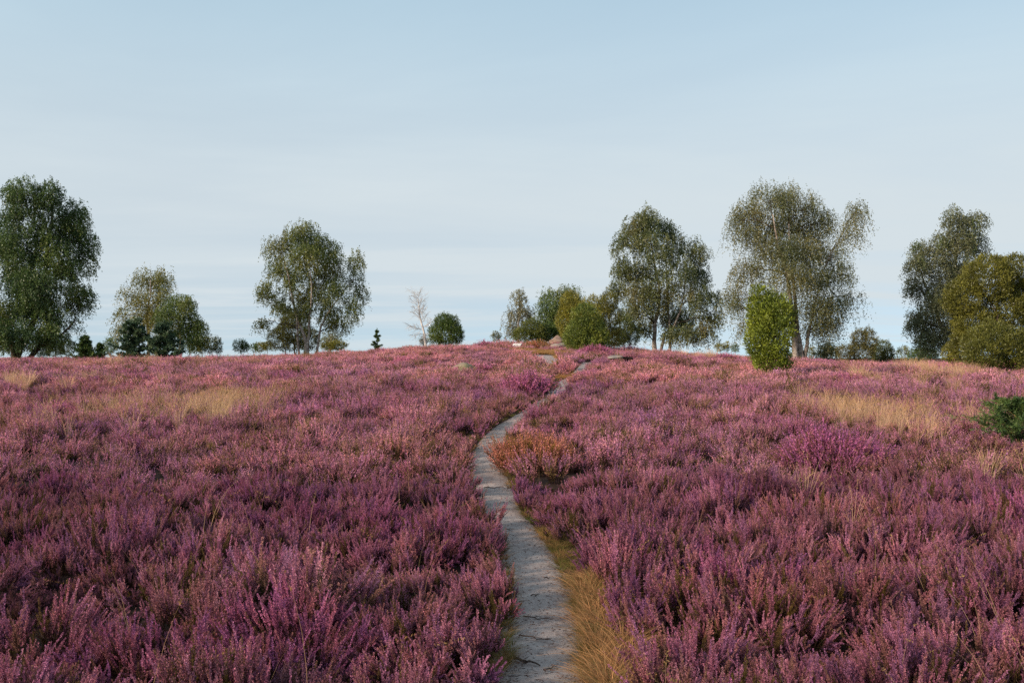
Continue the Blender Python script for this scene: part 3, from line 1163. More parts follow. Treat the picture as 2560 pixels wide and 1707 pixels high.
birch('golden tinged birch with drooping twigs behind dark pine bushes at the left', 95,
      [[(372, 884), (372, 840), (370, 790), (378, 740), (380, 700)]],
      [(355, 700, 25, 28), (410, 700, 20, 30), (385, 715, 28, 32), (325, 745, 24, 22), (370, 760, 42, 28), (415, 755, 20, 28), (305, 790, 20, 20), (355, 800, 42, 32), (400, 800, 33, 33), (310, 830, 24, 24)],
      GOLD, 102, 0.75, 1.1, 0.075, gap=0.38)
birch('shorter dark green birch just right of the golden tinged birch', 92,
      [[(450, 884), (452, 850), (448, 810), (450, 770)]],
      [(440, 755, 26, 20), (470, 770, 24, 26), (430, 790, 33, 28), (475, 810, 26, 26), (500, 825, 17, 22), (440, 835, 43, 28), (490, 855, 22, 20)],
      GREEN, 103, 0.55, 1.5, 0.08, gap=0.26)
birch('many stemmed birch with pale trunks standing left of centre', 76,
      [[(768, 872), (763, 848), (745, 808), (735, 770), (728, 735), (718, 690), (705, 640)], [(769, 868), (773, 830), (776, 790), (779, 740), (776, 660), (765, 590)],
       [(752, 870), (745, 838), (742, 800), (734, 765), (722, 730)], [(788, 870), (800, 835), (815, 790), (840, 750), (880, 700)]],
      [(765, 590, 36, 40), (735, 600, 26, 33), (800, 620, 38, 34), (700, 630, 33, 33), (775, 650, 48, 36), (830, 650, 26, 38), (690, 680, 36, 38), (740, 690, 43, 38), (800, 690, 40, 36), (888, 655, 22, 30), (880, 700, 28, 28),
       (675, 735, 28, 30), (720, 745, 38, 32), (780, 740, 43, 33), (840, 730, 33, 33), (895, 735, 20, 26), (690, 770, 23, 18), (760, 780, 36, 24), (820, 780, 36, 33), (885, 775, 20, 36), (845, 815, 30, 20), (664, 815, 18, 16)],
      [(0.050, 0.062, 0.026), (0.075, 0.085, 0.030), (0.098, 0.100, 0.034), (0.120, 0.105, 0.040)], 104, 0.45, 1.15, 0.078, gap=0.36, rad=0.15)
birch('small pale greyish birch at the left end of the thicket', 70,
      [[(1296, 856), (1296, 820), (1298, 780), (1298, 735)]],
      [(1297, 745, 18, 24), (1290, 780, 29, 24), (1310, 790, 26, 28), (1280, 815, 26, 27), (1320, 815, 20, 24), (1285, 838, 26, 14)],
      GREY, 105, 0.35, 1.0, 0.07, gap=0.36, rad=0.09)
birch('green drooping birch rising behind the yellowish junipers', 74,
      [[(1392, 856), (1392, 815), (1390, 780), (1395, 740)]],
      [(1375, 745, 26, 20), (1420, 735, 28, 22), (1365, 780, 23, 28), (1400, 775, 33, 33), (1380, 810, 33, 28), (1435, 770, 20, 25)],
      GREEN, 106, 0.6, 1.35, 0.078, gap=0.28, rad=0.12)
birch('large grey green birch with many thin trunks right of the thicket', 73,
      [[(1640, 866), (1636, 830), (1640, 800), (1650, 740), (1636, 650), (1622, 575)], [(1668, 866), (1676, 835), (1690, 800), (1706, 740), (1715, 650)], [(1645, 862), (1660, 840), (1672, 820), (1668, 760), (1662, 640)]],
      [(1615, 555, 33, 33), (1590, 580, 36, 38), (1660, 580, 36, 36), (1560, 620, 33, 38), (1620, 630, 48, 42), (1690, 630, 38, 42), (1745, 630, 28, 36), (1555, 680, 28, 33), (1610, 690, 48, 38), (1680, 690, 48, 38), (1750, 690, 28, 38),
       (1548, 725, 25, 26), (1600, 745, 42, 38), (1670, 750, 52, 38), (1735, 750, 38, 38), (1782, 750, 18, 23), (1575, 790, 32, 28), (1640, 800, 40, 32), (1710, 800, 48, 38), (1770, 800, 33, 26), (1690, 838, 46, 22), (1750, 838, 33, 22), (1600, 830, 26, 20)],
      [(0.055, 0.066, 0.040), (0.078, 0.084, 0.046), (0.098, 0.095, 0.050), (0.110, 0.090, 0.055)], 107, 0.45, 1.2, 0.08, gap=0.36, rad=0.18)
birch('tallest weeping birch with hanging curtains of twigs at the right', 64,
      [[(2005, 897), (2002, 870), (1996, 830), (1991, 760), (1983, 650), (1977, 555)], [(2012, 893), (2017, 860), (2020, 835), (2032, 780), (2050, 690)], [(1990, 745), (1965, 690), (1940, 620), (1925, 540)]],
      [(1925, 500, 53, 36), (1990, 495, 48, 34), (2040, 520, 33, 36), (1880, 535, 36, 36), (1845, 555, 20, 30), (1940, 570, 53, 38), (2010, 570, 53, 38), (2070, 560, 23, 33), (2125, 540, 23, 30), (1865, 610, 36, 36), (1930, 640, 53, 38), (2000, 640, 53, 42),
       (2060, 630, 38, 33), (2098, 635, 20, 23), (1880, 680, 38, 33), (1950, 710, 48, 36), (2020, 710, 48, 36), (2095, 690, 36, 30), (1850, 745, 33, 30), (1832, 780, 14, 26), (1900, 780, 38, 36), (1960, 780, 36, 30), (2030, 780, 40, 38), (2090, 765, 38, 33),
       (2148, 745, 24, 16), (2088, 552, 22, 30), (2102, 596, 20, 26), (2052, 825, 36, 26), (2100, 810, 24, 28), (1872, 825, 22, 16)],
      OLIVE, 108, 1.0, 1.3, 0.075, gap=0.36, rad=0.22)
birch('tall grey leaved birch behind the big golden juniper at the right edge', 74,
      [[(2390, 910), (2392, 850), (2385, 760), (2390, 660), (2395, 570)], [(2385, 900), (2350, 800), (2310, 700), (2295, 640)]],
      [(2370, 560, 26, 33), (2420, 565, 30, 28), (2445, 610, 28, 33), (2385, 615, 33, 33), (2300, 630, 26, 26), (2280, 670, 30, 26), (2340, 665, 38, 33), (2400, 680, 43, 38), (2290, 720, 28, 28), (2350, 730, 43, 38), (2410, 750, 43, 38), (2283, 815, 22, 20), (2330, 765, 42, 34), (2345, 620, 30, 34), (2320, 800, 38, 33), (2370, 830, 48, 43), (2315, 855, 36, 32)],
      [(0.060, 0.064, 0.052), (0.085, 0.084, 0.062), (0.105, 0.098, 0.070), (0.072, 0.086, 0.045)], 109, 0.55, 1.35, 0.08, gap=0.28, rad=0.18)
birch('small grey birch low behind the many stemmed birch', 110,
      [[(826, 872), (826, 850), (828, 835)]], [(822, 845, 20, 16), (840, 852, 16, 14), (812, 858, 14, 12)],
      GREY, 110, 0.4, 1.2, 0.065, gap=0.3, rad=0.08)
birch('thin dark shrubby birch under the right side of the weeping birch', 82,
      [[(2068, 902), (2066, 880), (2068, 860)]], [(2062, 872, 22, 18), (2080, 880, 18, 18), (2050, 888, 16, 14)],
      OLIVE, 111, 0.4, 1.6, 0.07, gap=0.24, rad=0.07)


def juniper(name, label, d, base, blobs, palette, seed, group, cat='bush', size=1.0, dens=1.0, up=0.7):
    """dense evergreen: sprays of scale leaves over lobes, grouped in tufts"""
    g = np.random.default_rng(seed)
    s = d / FPX
    c0 = at(base[0], base[1], d)
    z0 = float(terrain(c0[0], c0[1]))
    org = np.array([c0[0], c0[1], z0])
    root = empty(name, org)
    pal = np.asarray(palette, float)
    cr, br = MB(), MB()
    pxm = d / 996.0                                # metres per pixel of the finished picture
    for (px, py, rx, ry) in blobs:
        yo = g.uniform(-0.5, 0.5) * rx * s
        c = at(px, py, d) + np.array([0, yo, 0])
        r3 = np.array([rx * s, rx * s * 0.95, ry * s])
        area = 4 * np.pi * ((r3[0] * r3[1]) ** 1.6 / 3 + 2 * (r3[0] * r3[2]) ** 1.6 / 3) ** (1 / 1.6)
        tuft = max(0.15, 2.6 * pxm) * size
        nt = int(np.clip(area / (tuft ** 2) * 2.3 * dens, 40, 2250))
        dirs = unit(g.normal(size=(nt, 3)))
        lump = 0.70 + 0.42 * noise3(dirs * 2.6 + px * 0.31, seed) + 0.24 * noise3(dirs * 7 + px, seed + 1)
        lump = lump + np.where(g.random(nt) < 0.06, g.uniform(0.04, 0.16, nt), 0)
        q = np.where(g.random(nt) < 0.72, g.uniform(0.86, 1.0, nt), g.uniform(0.5, 0.86, nt))
        st = c + dirs * r3 * (lump * q)[:, None]
        gz = terrain(st[:, 0], st[:, 1])
        kp = st[:, 2] > gz - 0.05
        st, dirs = st[kp], dirs[kp]
        nt = len(st)
        nn = noise3(st / (tuft * 2.2), seed + 5)
        f = np.clip(nn * 1.3 - 0.15 + g.normal(0, 0.12, nt), 0, 0.999) * (len(pal) - 1)
        i0 = f.astype(int)
        tc_ = pal[i0] + (pal[np.minimum(i0 + 1, len(pal) - 1)] - pal[i0]) * (f - i0)[:, None]
        K = 8
        ax = unit(dirs / r3 * r3.mean() * 0.75 + np.array([0, 0, up]) + g.normal(0, 0.22, (nt, 3)))
        A = ax[:, None] + g.normal(0, 0.55, (nt, K, 3))
        P = st[:, None] + g.normal(0, tuft * 0.25, (nt, K, 3)) + ax[:, None] * (g.random((nt, K, 1)) - 0.5) * tuft
        n = nt * K
        C = np.repeat(tc_, K, 0) * g.uniform(0.6, 1.45, (n, 1)) * np.array([1.12, 1.34, 1.2])
        leaves(cr, P.reshape(n, 3), A.reshape(n, 3), g.uniform(0.5, 1.15, n) * tuft * 0.8, g.uniform(0.13, 0.25, n) * tuft, C, g, 0.4)
        b0 = np.array([c[0] * 0.5 + c0[0] * 0.5, c0[1], z0 - 0.05])
        tube(br, limb_path(b0, c, g, 0, 5, 0.06), np.linspace(0.055, 0.02, 5) * max(0.5, rx * s), np.array([0.08, 0.06, 0.045]), 5, g)
    br.build('trunk', M['dark_bark'], root, org, smooth=True)
    cr.build('crown', M['juniper'], root, org)
    tag(root, label, cat, group)
    if d < 60:
        HOLES.append((c0[0], c0[1], 0.5 * max(b[2] for b in blobs) * s))
    return root


JG = 'junipers on the heath'
YEL = [(0.080, 0.090, 0.014), (0.115, 0.122, 0.016), (0.160, 0.160, 0.020), (0.205, 0.198, 0.026)]
JOL = [(0.095, 0.076, 0.016), (0.125, 0.098, 0.018), (0.165, 0.128, 0.022), (0.20, 0.150, 0.028)]
JGR = [(0.040, 0.056, 0.016), (0.058, 0.078, 0.018), (0.080, 0.098, 0.022), (0.110, 0.120, 0.028)]
JDK = [(0.040, 0.044, 0.015), (0.056, 0.058, 0.017), (0.074, 0.074, 0.020), (0.090, 0.086, 0.024)]
JYO = [(0.120, 0.096, 0.018), (0.160, 0.124, 0.020), (0.205, 0.155, 0.024), (0.24, 0.178, 0.03)]
JRT = [(0.070, 0.060, 0.014), (0.096, 0.080, 0.016), (0.130, 0.106, 0.020), (0.165, 0.130, 0.026)]
SHR = 'far shrubs along the skyline'

juniper('juniper', 'bright yellow green columnar juniper in front of the weeping birch', 31.5, (1928, 944),
        [(1906, 746, 25, 30), (1940, 778, 36, 40), (1906, 790, 36, 45), (1930, 830, 47, 62), (1906, 855, 36, 55), (1924, 895, 42, 38), (1956, 922, 21, 24)], YEL, 201, JG, dens=1.35)
juniper('juniper', 'big golden olive juniper clump at the right edge', 41, (2480, 932),
        [(2470, 694, 58, 52), (2412, 745, 44, 48), (2548, 684, 46, 44), (2440, 812, 48, 48), (2524, 772, 50, 46), (2420, 862, 36, 40), (2590, 755, 46, 60), (2600, 860, 56, 66), (2490, 840, 40, 40)], JRT, 202, JG, dens=1.7)
juniper('juniper', 'round olive green juniper in front of the big golden clump', 39, (2495, 936),
        [(2495, 868, 72, 62), (2450, 890, 40, 42), (2545, 880, 45, 50)], [(0.060, 0.055, 0.014), (0.082, 0.072, 0.016), (0.108, 0.092, 0.018), (0.135, 0.112, 0.024)], 203, JG)
juniper('juniper', 'small golden juniper sprout at the foot of the grey leaved birch', 46, (2372, 905),
        [(2372, 882, 17, 20), (2385, 893, 14, 14)], JOL, 204, JG)
juniper('juniper', 'broad green juniper beside the path on the mound', 49, (1465, 880),
        [(1465, 835, 48, 44), (1440, 848, 30, 34), (1495, 848, 26, 34), (1463, 795, 34, 34), (1460, 862, 44, 22)], [(0.070, 0.082, 0.020), (0.100, 0.108, 0.022), (0.140, 0.136, 0.024), (0.18, 0.160, 0.028)], 205, JG, dens=1.2)
juniper('juniper', 'tall yellowish juniper left of the broad green one', 56, (1425, 855),
        [(1428, 762, 26, 34), (1418, 800, 26, 40), (1440, 790, 26, 42), (1425, 835, 26, 25)], JYO, 206, JG, up=1.0)
juniper('juniper', 'narrow pointed yellowish juniper in the middle of the thicket', 55, (1482, 858),
        [(1484, 765, 17, 27), (1480, 805, 26, 40), (1462, 780, 18, 30), (1490, 840, 26, 28)], JYO, 207, JG, up=1.0)
juniper('juniper', 'blunt olive juniper at the right of the thicket', 57, (1525, 862),
        [(1522, 760, 22, 28), (1530, 800, 24, 40), (1508, 790, 18, 40), (1525, 845, 30, 25)], [(0.090, 0.076, 0.022), (0.125, 0.100, 0.024), (0.165, 0.128, 0.028)], 208, JG, up=1.0)
juniper('juniper', 'dark rounded bush between the thicket and the large birch', 62, (1570, 864),
        [(1558, 820, 26, 32), (1578, 838, 24, 26), (1545, 845, 22, 22)], JDK, 209, JG)
juniper('juniper', 'low spreading olive bush behind the information panel', 60, (1325, 858),
        [(1332, 822, 26, 24), (1308, 838, 26, 18), (1350, 835, 24, 26)], [(0.062, 0.068, 0.016), (0.088, 0.088, 0.018), (0.118, 0.108, 0.022)], 210, JG)
juniper('juniper', 'low green bush behind the reddish boulder', 61, (1380, 858),
        [(1372, 830, 24, 22), (1398, 826, 22, 24), (1360, 842, 18, 16)], JGR, 211, JG)
juniper('juniper', 'round green juniper standing alone left of the path on the skyline', 60, (1115, 862),
        [(1115, 830, 38, 32), (1110, 805, 24, 20), (1128, 812, 20, 22), (1138, 840, 20, 22), (1092, 842, 18, 22)], JGR, 212, JG, up=1.0)
juniper('juniper', 'olive juniper under the many stemmed birch', 82, (735, 880),
        [(735, 830, 42, 42), (700, 848, 30, 30), (770, 850, 30, 28), (728, 798, 26, 24)], [(0.050, 0.048, 0.018), (0.075, 0.066, 0.020), (0.100, 0.086, 0.024)], 213, JG)
juniper('juniper', 'brownish double headed juniper on the skyline right of the weeping birch', 59, (2150, 908),
        [(2148, 848, 18, 26), (2172, 850, 18, 28), (2112, 880, 22, 18), (2150, 882, 30, 24), (2130, 850, 6, 12)], [(0.085, 0.066, 0.026), (0.105, 0.080, 0.028), (0.13, 0.10, 0.034)], 214, JG)
juniper('juniper', 'round dark green juniper right of the double headed one', 61, (2208, 910),
        [(2208, 878, 25, 26), (2195, 885, 16, 20), (2222, 888, 14, 18)], JDK, 215, JG)
juniper('juniper', 'tiny ball shaped juniper on the skyline between dead birch and thicket', 68, (1240, 856),
        [(1240, 842, 11, 11)], JOL, 216, JG)
juniper('juniper', 'small brown bush at the foot of the dead birch', 68, (1060, 864),
        [(1060, 852, 9, 11)], [(0.10, 0.07, 0.03), (0.13, 0.09, 0.035)], 217, JG)
for i, (b, bl, pl, lab) in enumerate([
        ((534, 888), [(530, 862, 17, 20), (546, 866, 10, 20)], JDK, 'dark almost black juniper right of the short green birch'),
        ((602, 884), [(600, 866, 16, 15), (612, 868, 9, 12)], JGR, 'small round juniper alone on the left skyline'),
        ((277, 888), [(276, 864, 16, 18)], JGR, 'rounded green bush left of the golden tinged birch'),
        ((155, 890), [(140, 868, 22, 22), (168, 870, 20, 20)], JDK, 'dark low bush right of the tall dense birch'),
        ((100, 892), [(100, 872, 26, 18)], JDK, 'very dark low bush behind the crooked trunk'),
        ((500, 888), [(505, 862, 14, 20), (485, 868, 14, 14)], JOL, 'brown tinged shrub under the short green birch'),
        ((655, 882), [(650, 868, 16, 10), (668, 866, 12, 10)], JOL, 'brownish low shrub left of the many stemmed birch'),
        ((635, 884), [(634, 870, 8, 10)], JGR, 'tiny green shrub next to the small round juniper'),
        ((842, 876), [(842, 864, 24, 9), (822, 866, 14, 8)], JOL, 'low olive shrub at the right foot of the many stemmed birch'),
        ((1802, 878), [(1800, 868, 14, 7), (1816, 866, 6, 10)], JOL, 'tiny brown shrub on the skyline just right of the large grey green birch'),
        ((1838, 880), [(1838, 871, 9, 9)], JGR, 'tiny green shrub nearest the columnar juniper on the left'),
        ((2022, 900), [(2022, 882, 11, 16)], JOL, 'small brown bush right of the weeping birch trunk'),
        ((2248, 908), [(2248, 888, 6, 18)], JDK, 'slim dark far juniper right of the round dark one'),
        ((2262, 908), [(2262, 884, 8, 20)], JOL, 'slim pale far juniper beside the slim dark one'),
        ((2300, 910), [(2295, 890, 26, 18), (2325, 888, 20, 20)], JGR, 'green bush at the left foot of the grey leaved birch'),
        ((1975, 900), [(1985, 890, 12, 10), (1968, 892, 10, 8)], JDK, 'low dark shrub just left of the weeping birch trunk')]):
    juniper('shrub', lab, 92 + (i * 7) % 24, b, bl, pl, 230 + i, SHR)


# ------------------------------------------------------------------ pines
def pine(name, label, d, base, toppy, wpx, seed, tiers, needle, palette, cat='tree', group=None, spire=0.25, droop=0.1, per=None, bushy=1.0):
    g = np.random.default_rng(seed)
    c0 = at(base[0], base[1], d)
    z0 = min(float(terrain(c0[0], c0[1])), c0[2])
    org = np.array([c0[0], c0[1], z0])
    top = at(base[0], toppy, d)
    H = top[2] - z0
    W = wpx / 2 * d / FPX
    root = empty(name, org)
    tr, nd = MB(), MB()
    P = np.linspace([0, 0, -0.05], [g.normal(0, 0.02), 0, H], 9)
    P[1:-1, :2] += g.normal(0, 0.012 * H, (7, 2))
    tube(tr, P, np.linspace(0.03, 0.006, 9) * max(0.7, H), np.array([0.10, 0.07, 0.05]), 6, g)
    pal = np.asarray(palette, float)

    def shoot(a, b, n):
        t = g.random(n)
        Q = a + (b - a) * t[:, None]
        ax = unit(b - a)
        A = ax[None] * 0.8 + g.normal(0, 0.55, (n, 3))
        C = pal[int(g.random() * len(pal))][None] * g.uniform(0.6, 1.45, (n, 1)) * 1.5
        leaves(nd, Q, A, g.uniform(0.7, 1.2, n) * needle, g.uniform(0.10, 0.16, n) * needle * bushy, C, g, 0.35)
    shoot(P[-3], P[-1] + np.array([0, 0, needle * 0.8]), 50)
    nb = per or 7
    for k in range(tiers):
        f = k / max(1, tiers - 1)
        z = H * (0.08 + 0.84 * f)
        r = W * ((1 - f) ** 0.8 * (1 - spire) + spire * 0.6) * g.uniform(0.8, 1.15)
        for j in range(nb):
            ph = 6.283 * (j + g.random() * 0.7) / nb
            a = np.array([0, 0, np.clip(z + g.normal(0, 0.35) * H / tiers, 0.03 * H, 0.95 * H)]) + g.normal(0, 0.01, 3)
            r = W * ((1 - a[2] / H) ** 0.8 * (1 - spire) + spire * 0.6) * g.uniform(0.55, 1.2)
            b = a + np.array([math.cos(ph) * r, math.sin(ph) * r, r * (0.45 - droop)])
            Q = limb_path(a, b, g, -0.10, 5, 0.05)
            tube(tr, Q, np.linspace(0.010, 0.004, 5) * max(0.6, H), np.array([0.10, 0.07, 0.05]), 4, g)
            for e in range(4):
                shoot(Q[e], Q[e + 1], 26)
            for e in range(5):
                s0 = Q[int(g.integers(1, 5))]
                dv = unit(b - a) + g.normal(0, 0.5, 3) + np.array([0, 0, 0.35])
                shoot(s0, s0 + unit(dv) * r * g.uniform(0.2, 0.42), 24)
    tr.build('trunk', M['dark_bark'], root)
    nd.build('crown', M['juniper'], root)
    tag(root, label, cat, group)
    if d < 60:
        HOLES.append((c0[0], c0[1], W * 0.45))
    return root


PN = [(0.026, 0.050, 0.016), (0.036, 0.064, 0.018), (0.050, 0.080, 0.020), (0.068, 0.094, 0.024)]
PB = [(0.034, 0.060, 0.036), (0.046, 0.076, 0.040), (0.062, 0.090, 0.042)]
fp = hit(2540, 1118)
pine('pine_tree', 'deep green young pine at the right edge among dry grass', fp[1], (2540, 1124), 1004, 290, 301, 8, 0.06, PN, group='young pines', spire=0.2, droop=0.15, per=9, bushy=1.5)
pine('pine_tree', 'tiny dark conifer sapling alone on the skyline left of the dead birch', 66, (943, 868), 826, 30, 302, 6, 0.13, PN, group='young pines', spire=0.15, bushy=1.4, per=5)
pine('pine_tree', 'pointed young pine in the gap right of the tall dense birch', 84, (212, 890), 843, 56, 303, 6, 0.26, PN, group='young pines', bushy=1.8)
pine('pine_tree', 'broad blue green pine bush in front of the golden tinged birch', 88, (335, 889), 800, 110, 304, 7, 0.30, PB, group='young pines', bushy=2.0, per=9)
pine('pine_tree', 'broad dark pine bush in front of the short green birch', 87, (410, 889), 812, 110, 305, 7, 0.30, PB, group='young pines', bushy=2.0, per=9)
pine('pine_tree', 'low young pine on the skyline left of the golden tinged birch', 90, (250, 889), 860, 34, 306, 5, 0.22, PN, group='young pines', bushy=1.8)


# ------------------------------------------------------------------ dead birch
def dead_birch():
    g = np.random.default_rng(77)
    d = 64.0
    c0 = at(1066, 866, d)
    z0 = float(terrain(c0[0], c0[1])) - 0.05
    org = np.array([c0[0], c0[1], z0])
    root = empty('dead_birch_tree', org)
    s = d / FPX
    TPX = [(1066, 868), (1062, 840), (1056, 815), (1050, 790), (1047, 765), (1044, 745)]
    P = np.array([at(px, py, d) for px, py in TPX])
    P[0, 2] = z0
    P = smooth_line(P, 14, g, 0.01)
    tr, br = MB(), MB()
    tube(tr, P, np.linspace(0.085, 0.018, 14), np.array([0.5, 0.5, 0.5]), 7, g, 0.1, cap=True)

    def grow(a, dv, L, r, lev):
        n = 6
        Q = [a]
        v = unit(dv)
        for k in range(n - 1):
            v = unit(v + g.normal(0, 0.13, 3) + np.array([0, 0, 0.05 if lev < 2 else -0.04]))
            Q.append(Q[-1] + v * L / (n - 1))
        Q = np.array(Q)
        tube(br, Q, np.linspace(r, r * 0.45, n), np.array([0.5, 0.5, 0.5]), 4, g)
        if lev >= 3:
            return
        for k in range(1, n):
            for _ in range(2 if lev < 2 else 1):
                grow(Q[k], unit(Q[k] - Q[k - 1]) + g.normal(0, 0.55, 3), L * g.uniform(0.35, 0.6), r * 0.55, lev + 1)
    for k in range(2, 14):
        for _ in range(2):
            ph = g.random() * 6.283
            f = k / 13
            dv = np.array([math.cos(ph) - 0.15, math.sin(ph) * 0.8, 0.55 + 0.7 * f])
            if f < 0.45:
                dv[2] = 0.15
            grow(P[k], dv, (1.15 - 0.45 * f) * g.uniform(0.6, 1.0), 0.018 - 0.008 * f, 1)
    tr.build('trunk', M['dead_bark'], root, org, smooth=True)
    br.build('branches', M['dead_bark'], root, org)
    tag(root, 'leafless white dead birch leaning left on the skyline', 'tree')


dead_birch()

# ------------------------------------------------------------------ the heather carpet
P, rot, scl, idx, tt = bush_field()
print('heather sprigs', len(P))
points_object('heather', P, rot, scl, idx, tt, lib, 'purple flowering heather covering the whole heath', 'heather')


# ------------------------------------------------------------------ grasses
def grass_tuft(seed, n, h, spread, wid, heads, arch):
    g = np.random.default_rng(seed)
    mb = MB()
    for k in range(n):
        ph = g.random() * 6.283
        o = np.array([math.cos(ph), math.sin(ph), 0])
        L = h * g.uniform(0.6, 1.1)
        b = o * spread * g.random() * 0.4
        t = np.linspace(0, 1, 6)[:, None]
        be = arch * g.uniform(0.4, 1.6)
        Pp = b + np.array([0, 0, 1.0]) * L * (t - 0.35 * be * t ** 3) + o * L * be * t ** 2 + o * spread * t * 0.5
        S = unit(np.cross(o, [0, 0, 1]) + g.normal(0, 0.5, 3))
        w = wid * (1 - t * 0.85) * 0.5
        V = np.concatenate([Pp - S * w, Pp + S * w])
        i = np.arange(5)
        q = np.stack([i, i + 1, i + 7, i + 6], 1)
        c = np.array([0.46, 0.335, 0.235]) * g.uniform(0.7, 1.3)
        mb.add(V, c, q)
        if heads and g.random() < heads:
            m = 14
            tt_ = g.uniform(0.78, 1.0, m)
            kk = tt_ * 5
            i0 = np.minimum(kk.astype(int), 4)
            Q = Pp[i0] + (Pp[i0 + 1] - Pp[i0]) * (kk - i0)[:, None]
            leaves(mb, Q, np.array([0, 0, 0.7])[None] + g.normal(0, 0.5, (m, 3)), 0.016, 0.005, np.array([0.40, 0.27, 0.14])[None] * g.uniform(0.8, 1.2, (m, 1)), g)
    return mb


glib = bpy.data.collections.new('grass_tufts')
gi = 0
for (n_, h_, sp_, w_, hd, ar) in [(26, 0.62, 0.10, 0.0045, 0.5, 0.28)] * 4 + [(2, 0.66, 0.03, 0.0032, 0.6, 0.45)] * 4 + [(46, 0.17, 0.12, 0.0040, 0.0, 0.8)] * 4 + [(90, 0.66, 0.20, 0.010, 0.35, 0.25)] * 3:
    mb = grass_tuft(2000 + gi, n_, h_, sp_, w_, hd, ar)
    o = bpy.data.objects.new('tuft_%02d' % gi, mb.mesh('grass_tuft', M['grass_i']))
    glib.objects.link(o)
    gi += 1
# families: 0-3 clumps, 4-7 single stalks, 8-11 short sward, 12-14 far clumps
g = np.random.default_rng(33)
X, Y, I, S, T = [], [], [], [], []


def scatter(x, y, fam, smin, smax, cols):
    n = len(x)
    X.append(x); Y.append(y)
    lo, hi = fam
    I.append(g.integers(lo, hi, n))
    S.append(g.uniform(smin, smax, n))
    cols = np.asarray(cols, float)
    T.append(cols[g.integers(0, len(cols), n)] * g.uniform(0.8, 1.15, (n, 1)))


# dry patches
for (xc, yc, rx, ry, s) in GRASS:
    a = np.pi * (rx * 1.5) * (ry * 1.5)
    near = yc < 22
    n = int(min(1500, a * (18 if near else 8) * s))
    x = xc + rx * 1.5 * (2 * g.random(n) - 1)
    y = yc + ry * 1.5 * (2 * g.random(n) - 1)
    k = (g.random(n) < grass_amount(x, y) * 1.3) & (np.abs(path_dist(x, y, PL)) > 0.3)
    scatter(x[k], y[k], (0, 4) if near else (12, 15), 0.7, 1.1, [(1.5, 1.36, 1.2), (1.4, 1.24, 1.12), (1.7, 1.55, 1.35), (1.25, 1.05, 0.95)])
# lone stalks through the heather
n = 1500
y = 2.2 + 30 * g.random(n) ** 1.25
x = (2 * g.random(n) - 1) * (0.6 * y + 2)
k = (g.random(n) < (fbm2(x, y, 2.6, 70) - 0.30) * 2.6 * np.where(x > 0.5, 1.0, 0.75)) & (np.abs(path_dist(x, y, PL)) > 0.35)
scatter(x[k], y[k], (4, 8), 0.75, 1.15, [(0.8, 0.72, 0.65), (0.95, 0.84, 0.7), (0.7, 0.56, 0.45), (0.6, 0.6, 0.42)])
# the pinkish dry haze of grass further off
n = 3800
y = 20 + 46 * g.random(n) ** 0.8
x = (2 * g.random(n) - 1) * (0.6 * y + 2)
k = (g.random(n) < (fbm2(x, y, 6, 75) - 0.36) * 2.0) & (np.abs(path_dist(x, y, PL)) > 0.4) & (np.abs(path_dist(x, y, FL)) > 0.8)
scatter(x[k], y[k], (0, 4), 0.6, 0.95, [(1.2, 0.92, 0.9), (1.25, 1.0, 0.95)])
# verge on the right of the path near the camera, and thin fringes elsewhere
n = 3000
tt_ = g.random(n) ** 1.3
kk = (tt_ * (len(PL) - 1)).astype(int)
side = np.where(g.random(n) < 0.72, 1, -1)
off = 0.19 + np.abs(g.normal(0, 0.11, n)) * np.where(side > 0, 1.15, 0.6)
Tn = unit(np.gradient(PL, axis=0))
x = PL[kk, 0] + Tn[kk, 1] * off * side
y = PL[kk, 1] - Tn[kk, 0] * off * side
k = (y < 9.0) & ((side > 0) | (g.random(n) < 0.7)) | (g.random(n) < 0.35)
k &= noise2(x, y, 0.22, 160) > 0.33
scatter(x[k], y[k], (8, 12), 0.25, 0.62, [(0.28, 0.40, 0.14), (0.80, 0.62, 0.36), (0.60, 0.52, 0.32), (0.34, 0.44, 0.17), (0.30, 0.42, 0.14), (0.90, 0.66, 0.36), (0.5, 0.42, 0.26), (0.36, 0.30, 0.2)])
n = 260
y = 3.6 + 3.4 * g.random(n)
x = np.interp(y, PL[:200, 1], PL[:200, 0]) + 0.26 + 0.2 * g.random(n)
scatter(x, y, (8, 12), 0.6, 1.2, [(1.0, 0.72, 0.48), (1.15, 0.82, 0.52), (0.5, 0.52, 0.28)])
# grass round the clearing on the mound
for (xc, yc, r_) in CLEARING:
    n = int(220 * r_ ** 2) + 20
    a_, q_ = g.random(n) * 6.283, np.sqrt(g.random(n)) * r_
    x, y = xc + q_ * np.cos(a_), yc + q_ * np.sin(a_)
    k = (np.abs(path_dist(x, y, PL)) > 0.22) & (np.abs(path_dist(x, y, FL)) > 0.42)
    scatter(x[k], y[k], (8, 12), 0.6, 1.2, [(1.2, 0.88, 0.5), (1.05, 0.8, 0.45), (0.9, 0.72, 0.4)])
A = hit(1400, 940)
n = 120
scatter(A[0] + g.normal(0, 0.3, n), A[1] + g.normal(0, 0.5, n), (8, 12), 0.6, 1.2, [(1.2, 0.85, 0.45), (1.0, 0.75, 0.4)])
X, Y, I, S, T = np.concatenate(X), np.concatenate(Y), np.concatenate(I), np.concatenate(S), np.concatenate(T)
n = len(X)
rot = np.stack([g.normal(0, 0.08, n), g.normal(0, 0.08, n), g.random(n) * 6.283], 1)
points_object('dry_grass', np.stack([X, Y, terrain(X, Y) - 0.01], 1), rot, np.repeat(S[:, None], 3, 1), I,
              np.concatenate([T, np.ones((n, 1))], 1), glib, 'dry straw coloured grass growing through the heather and along the path', 'grass')
print('grass tufts', n)

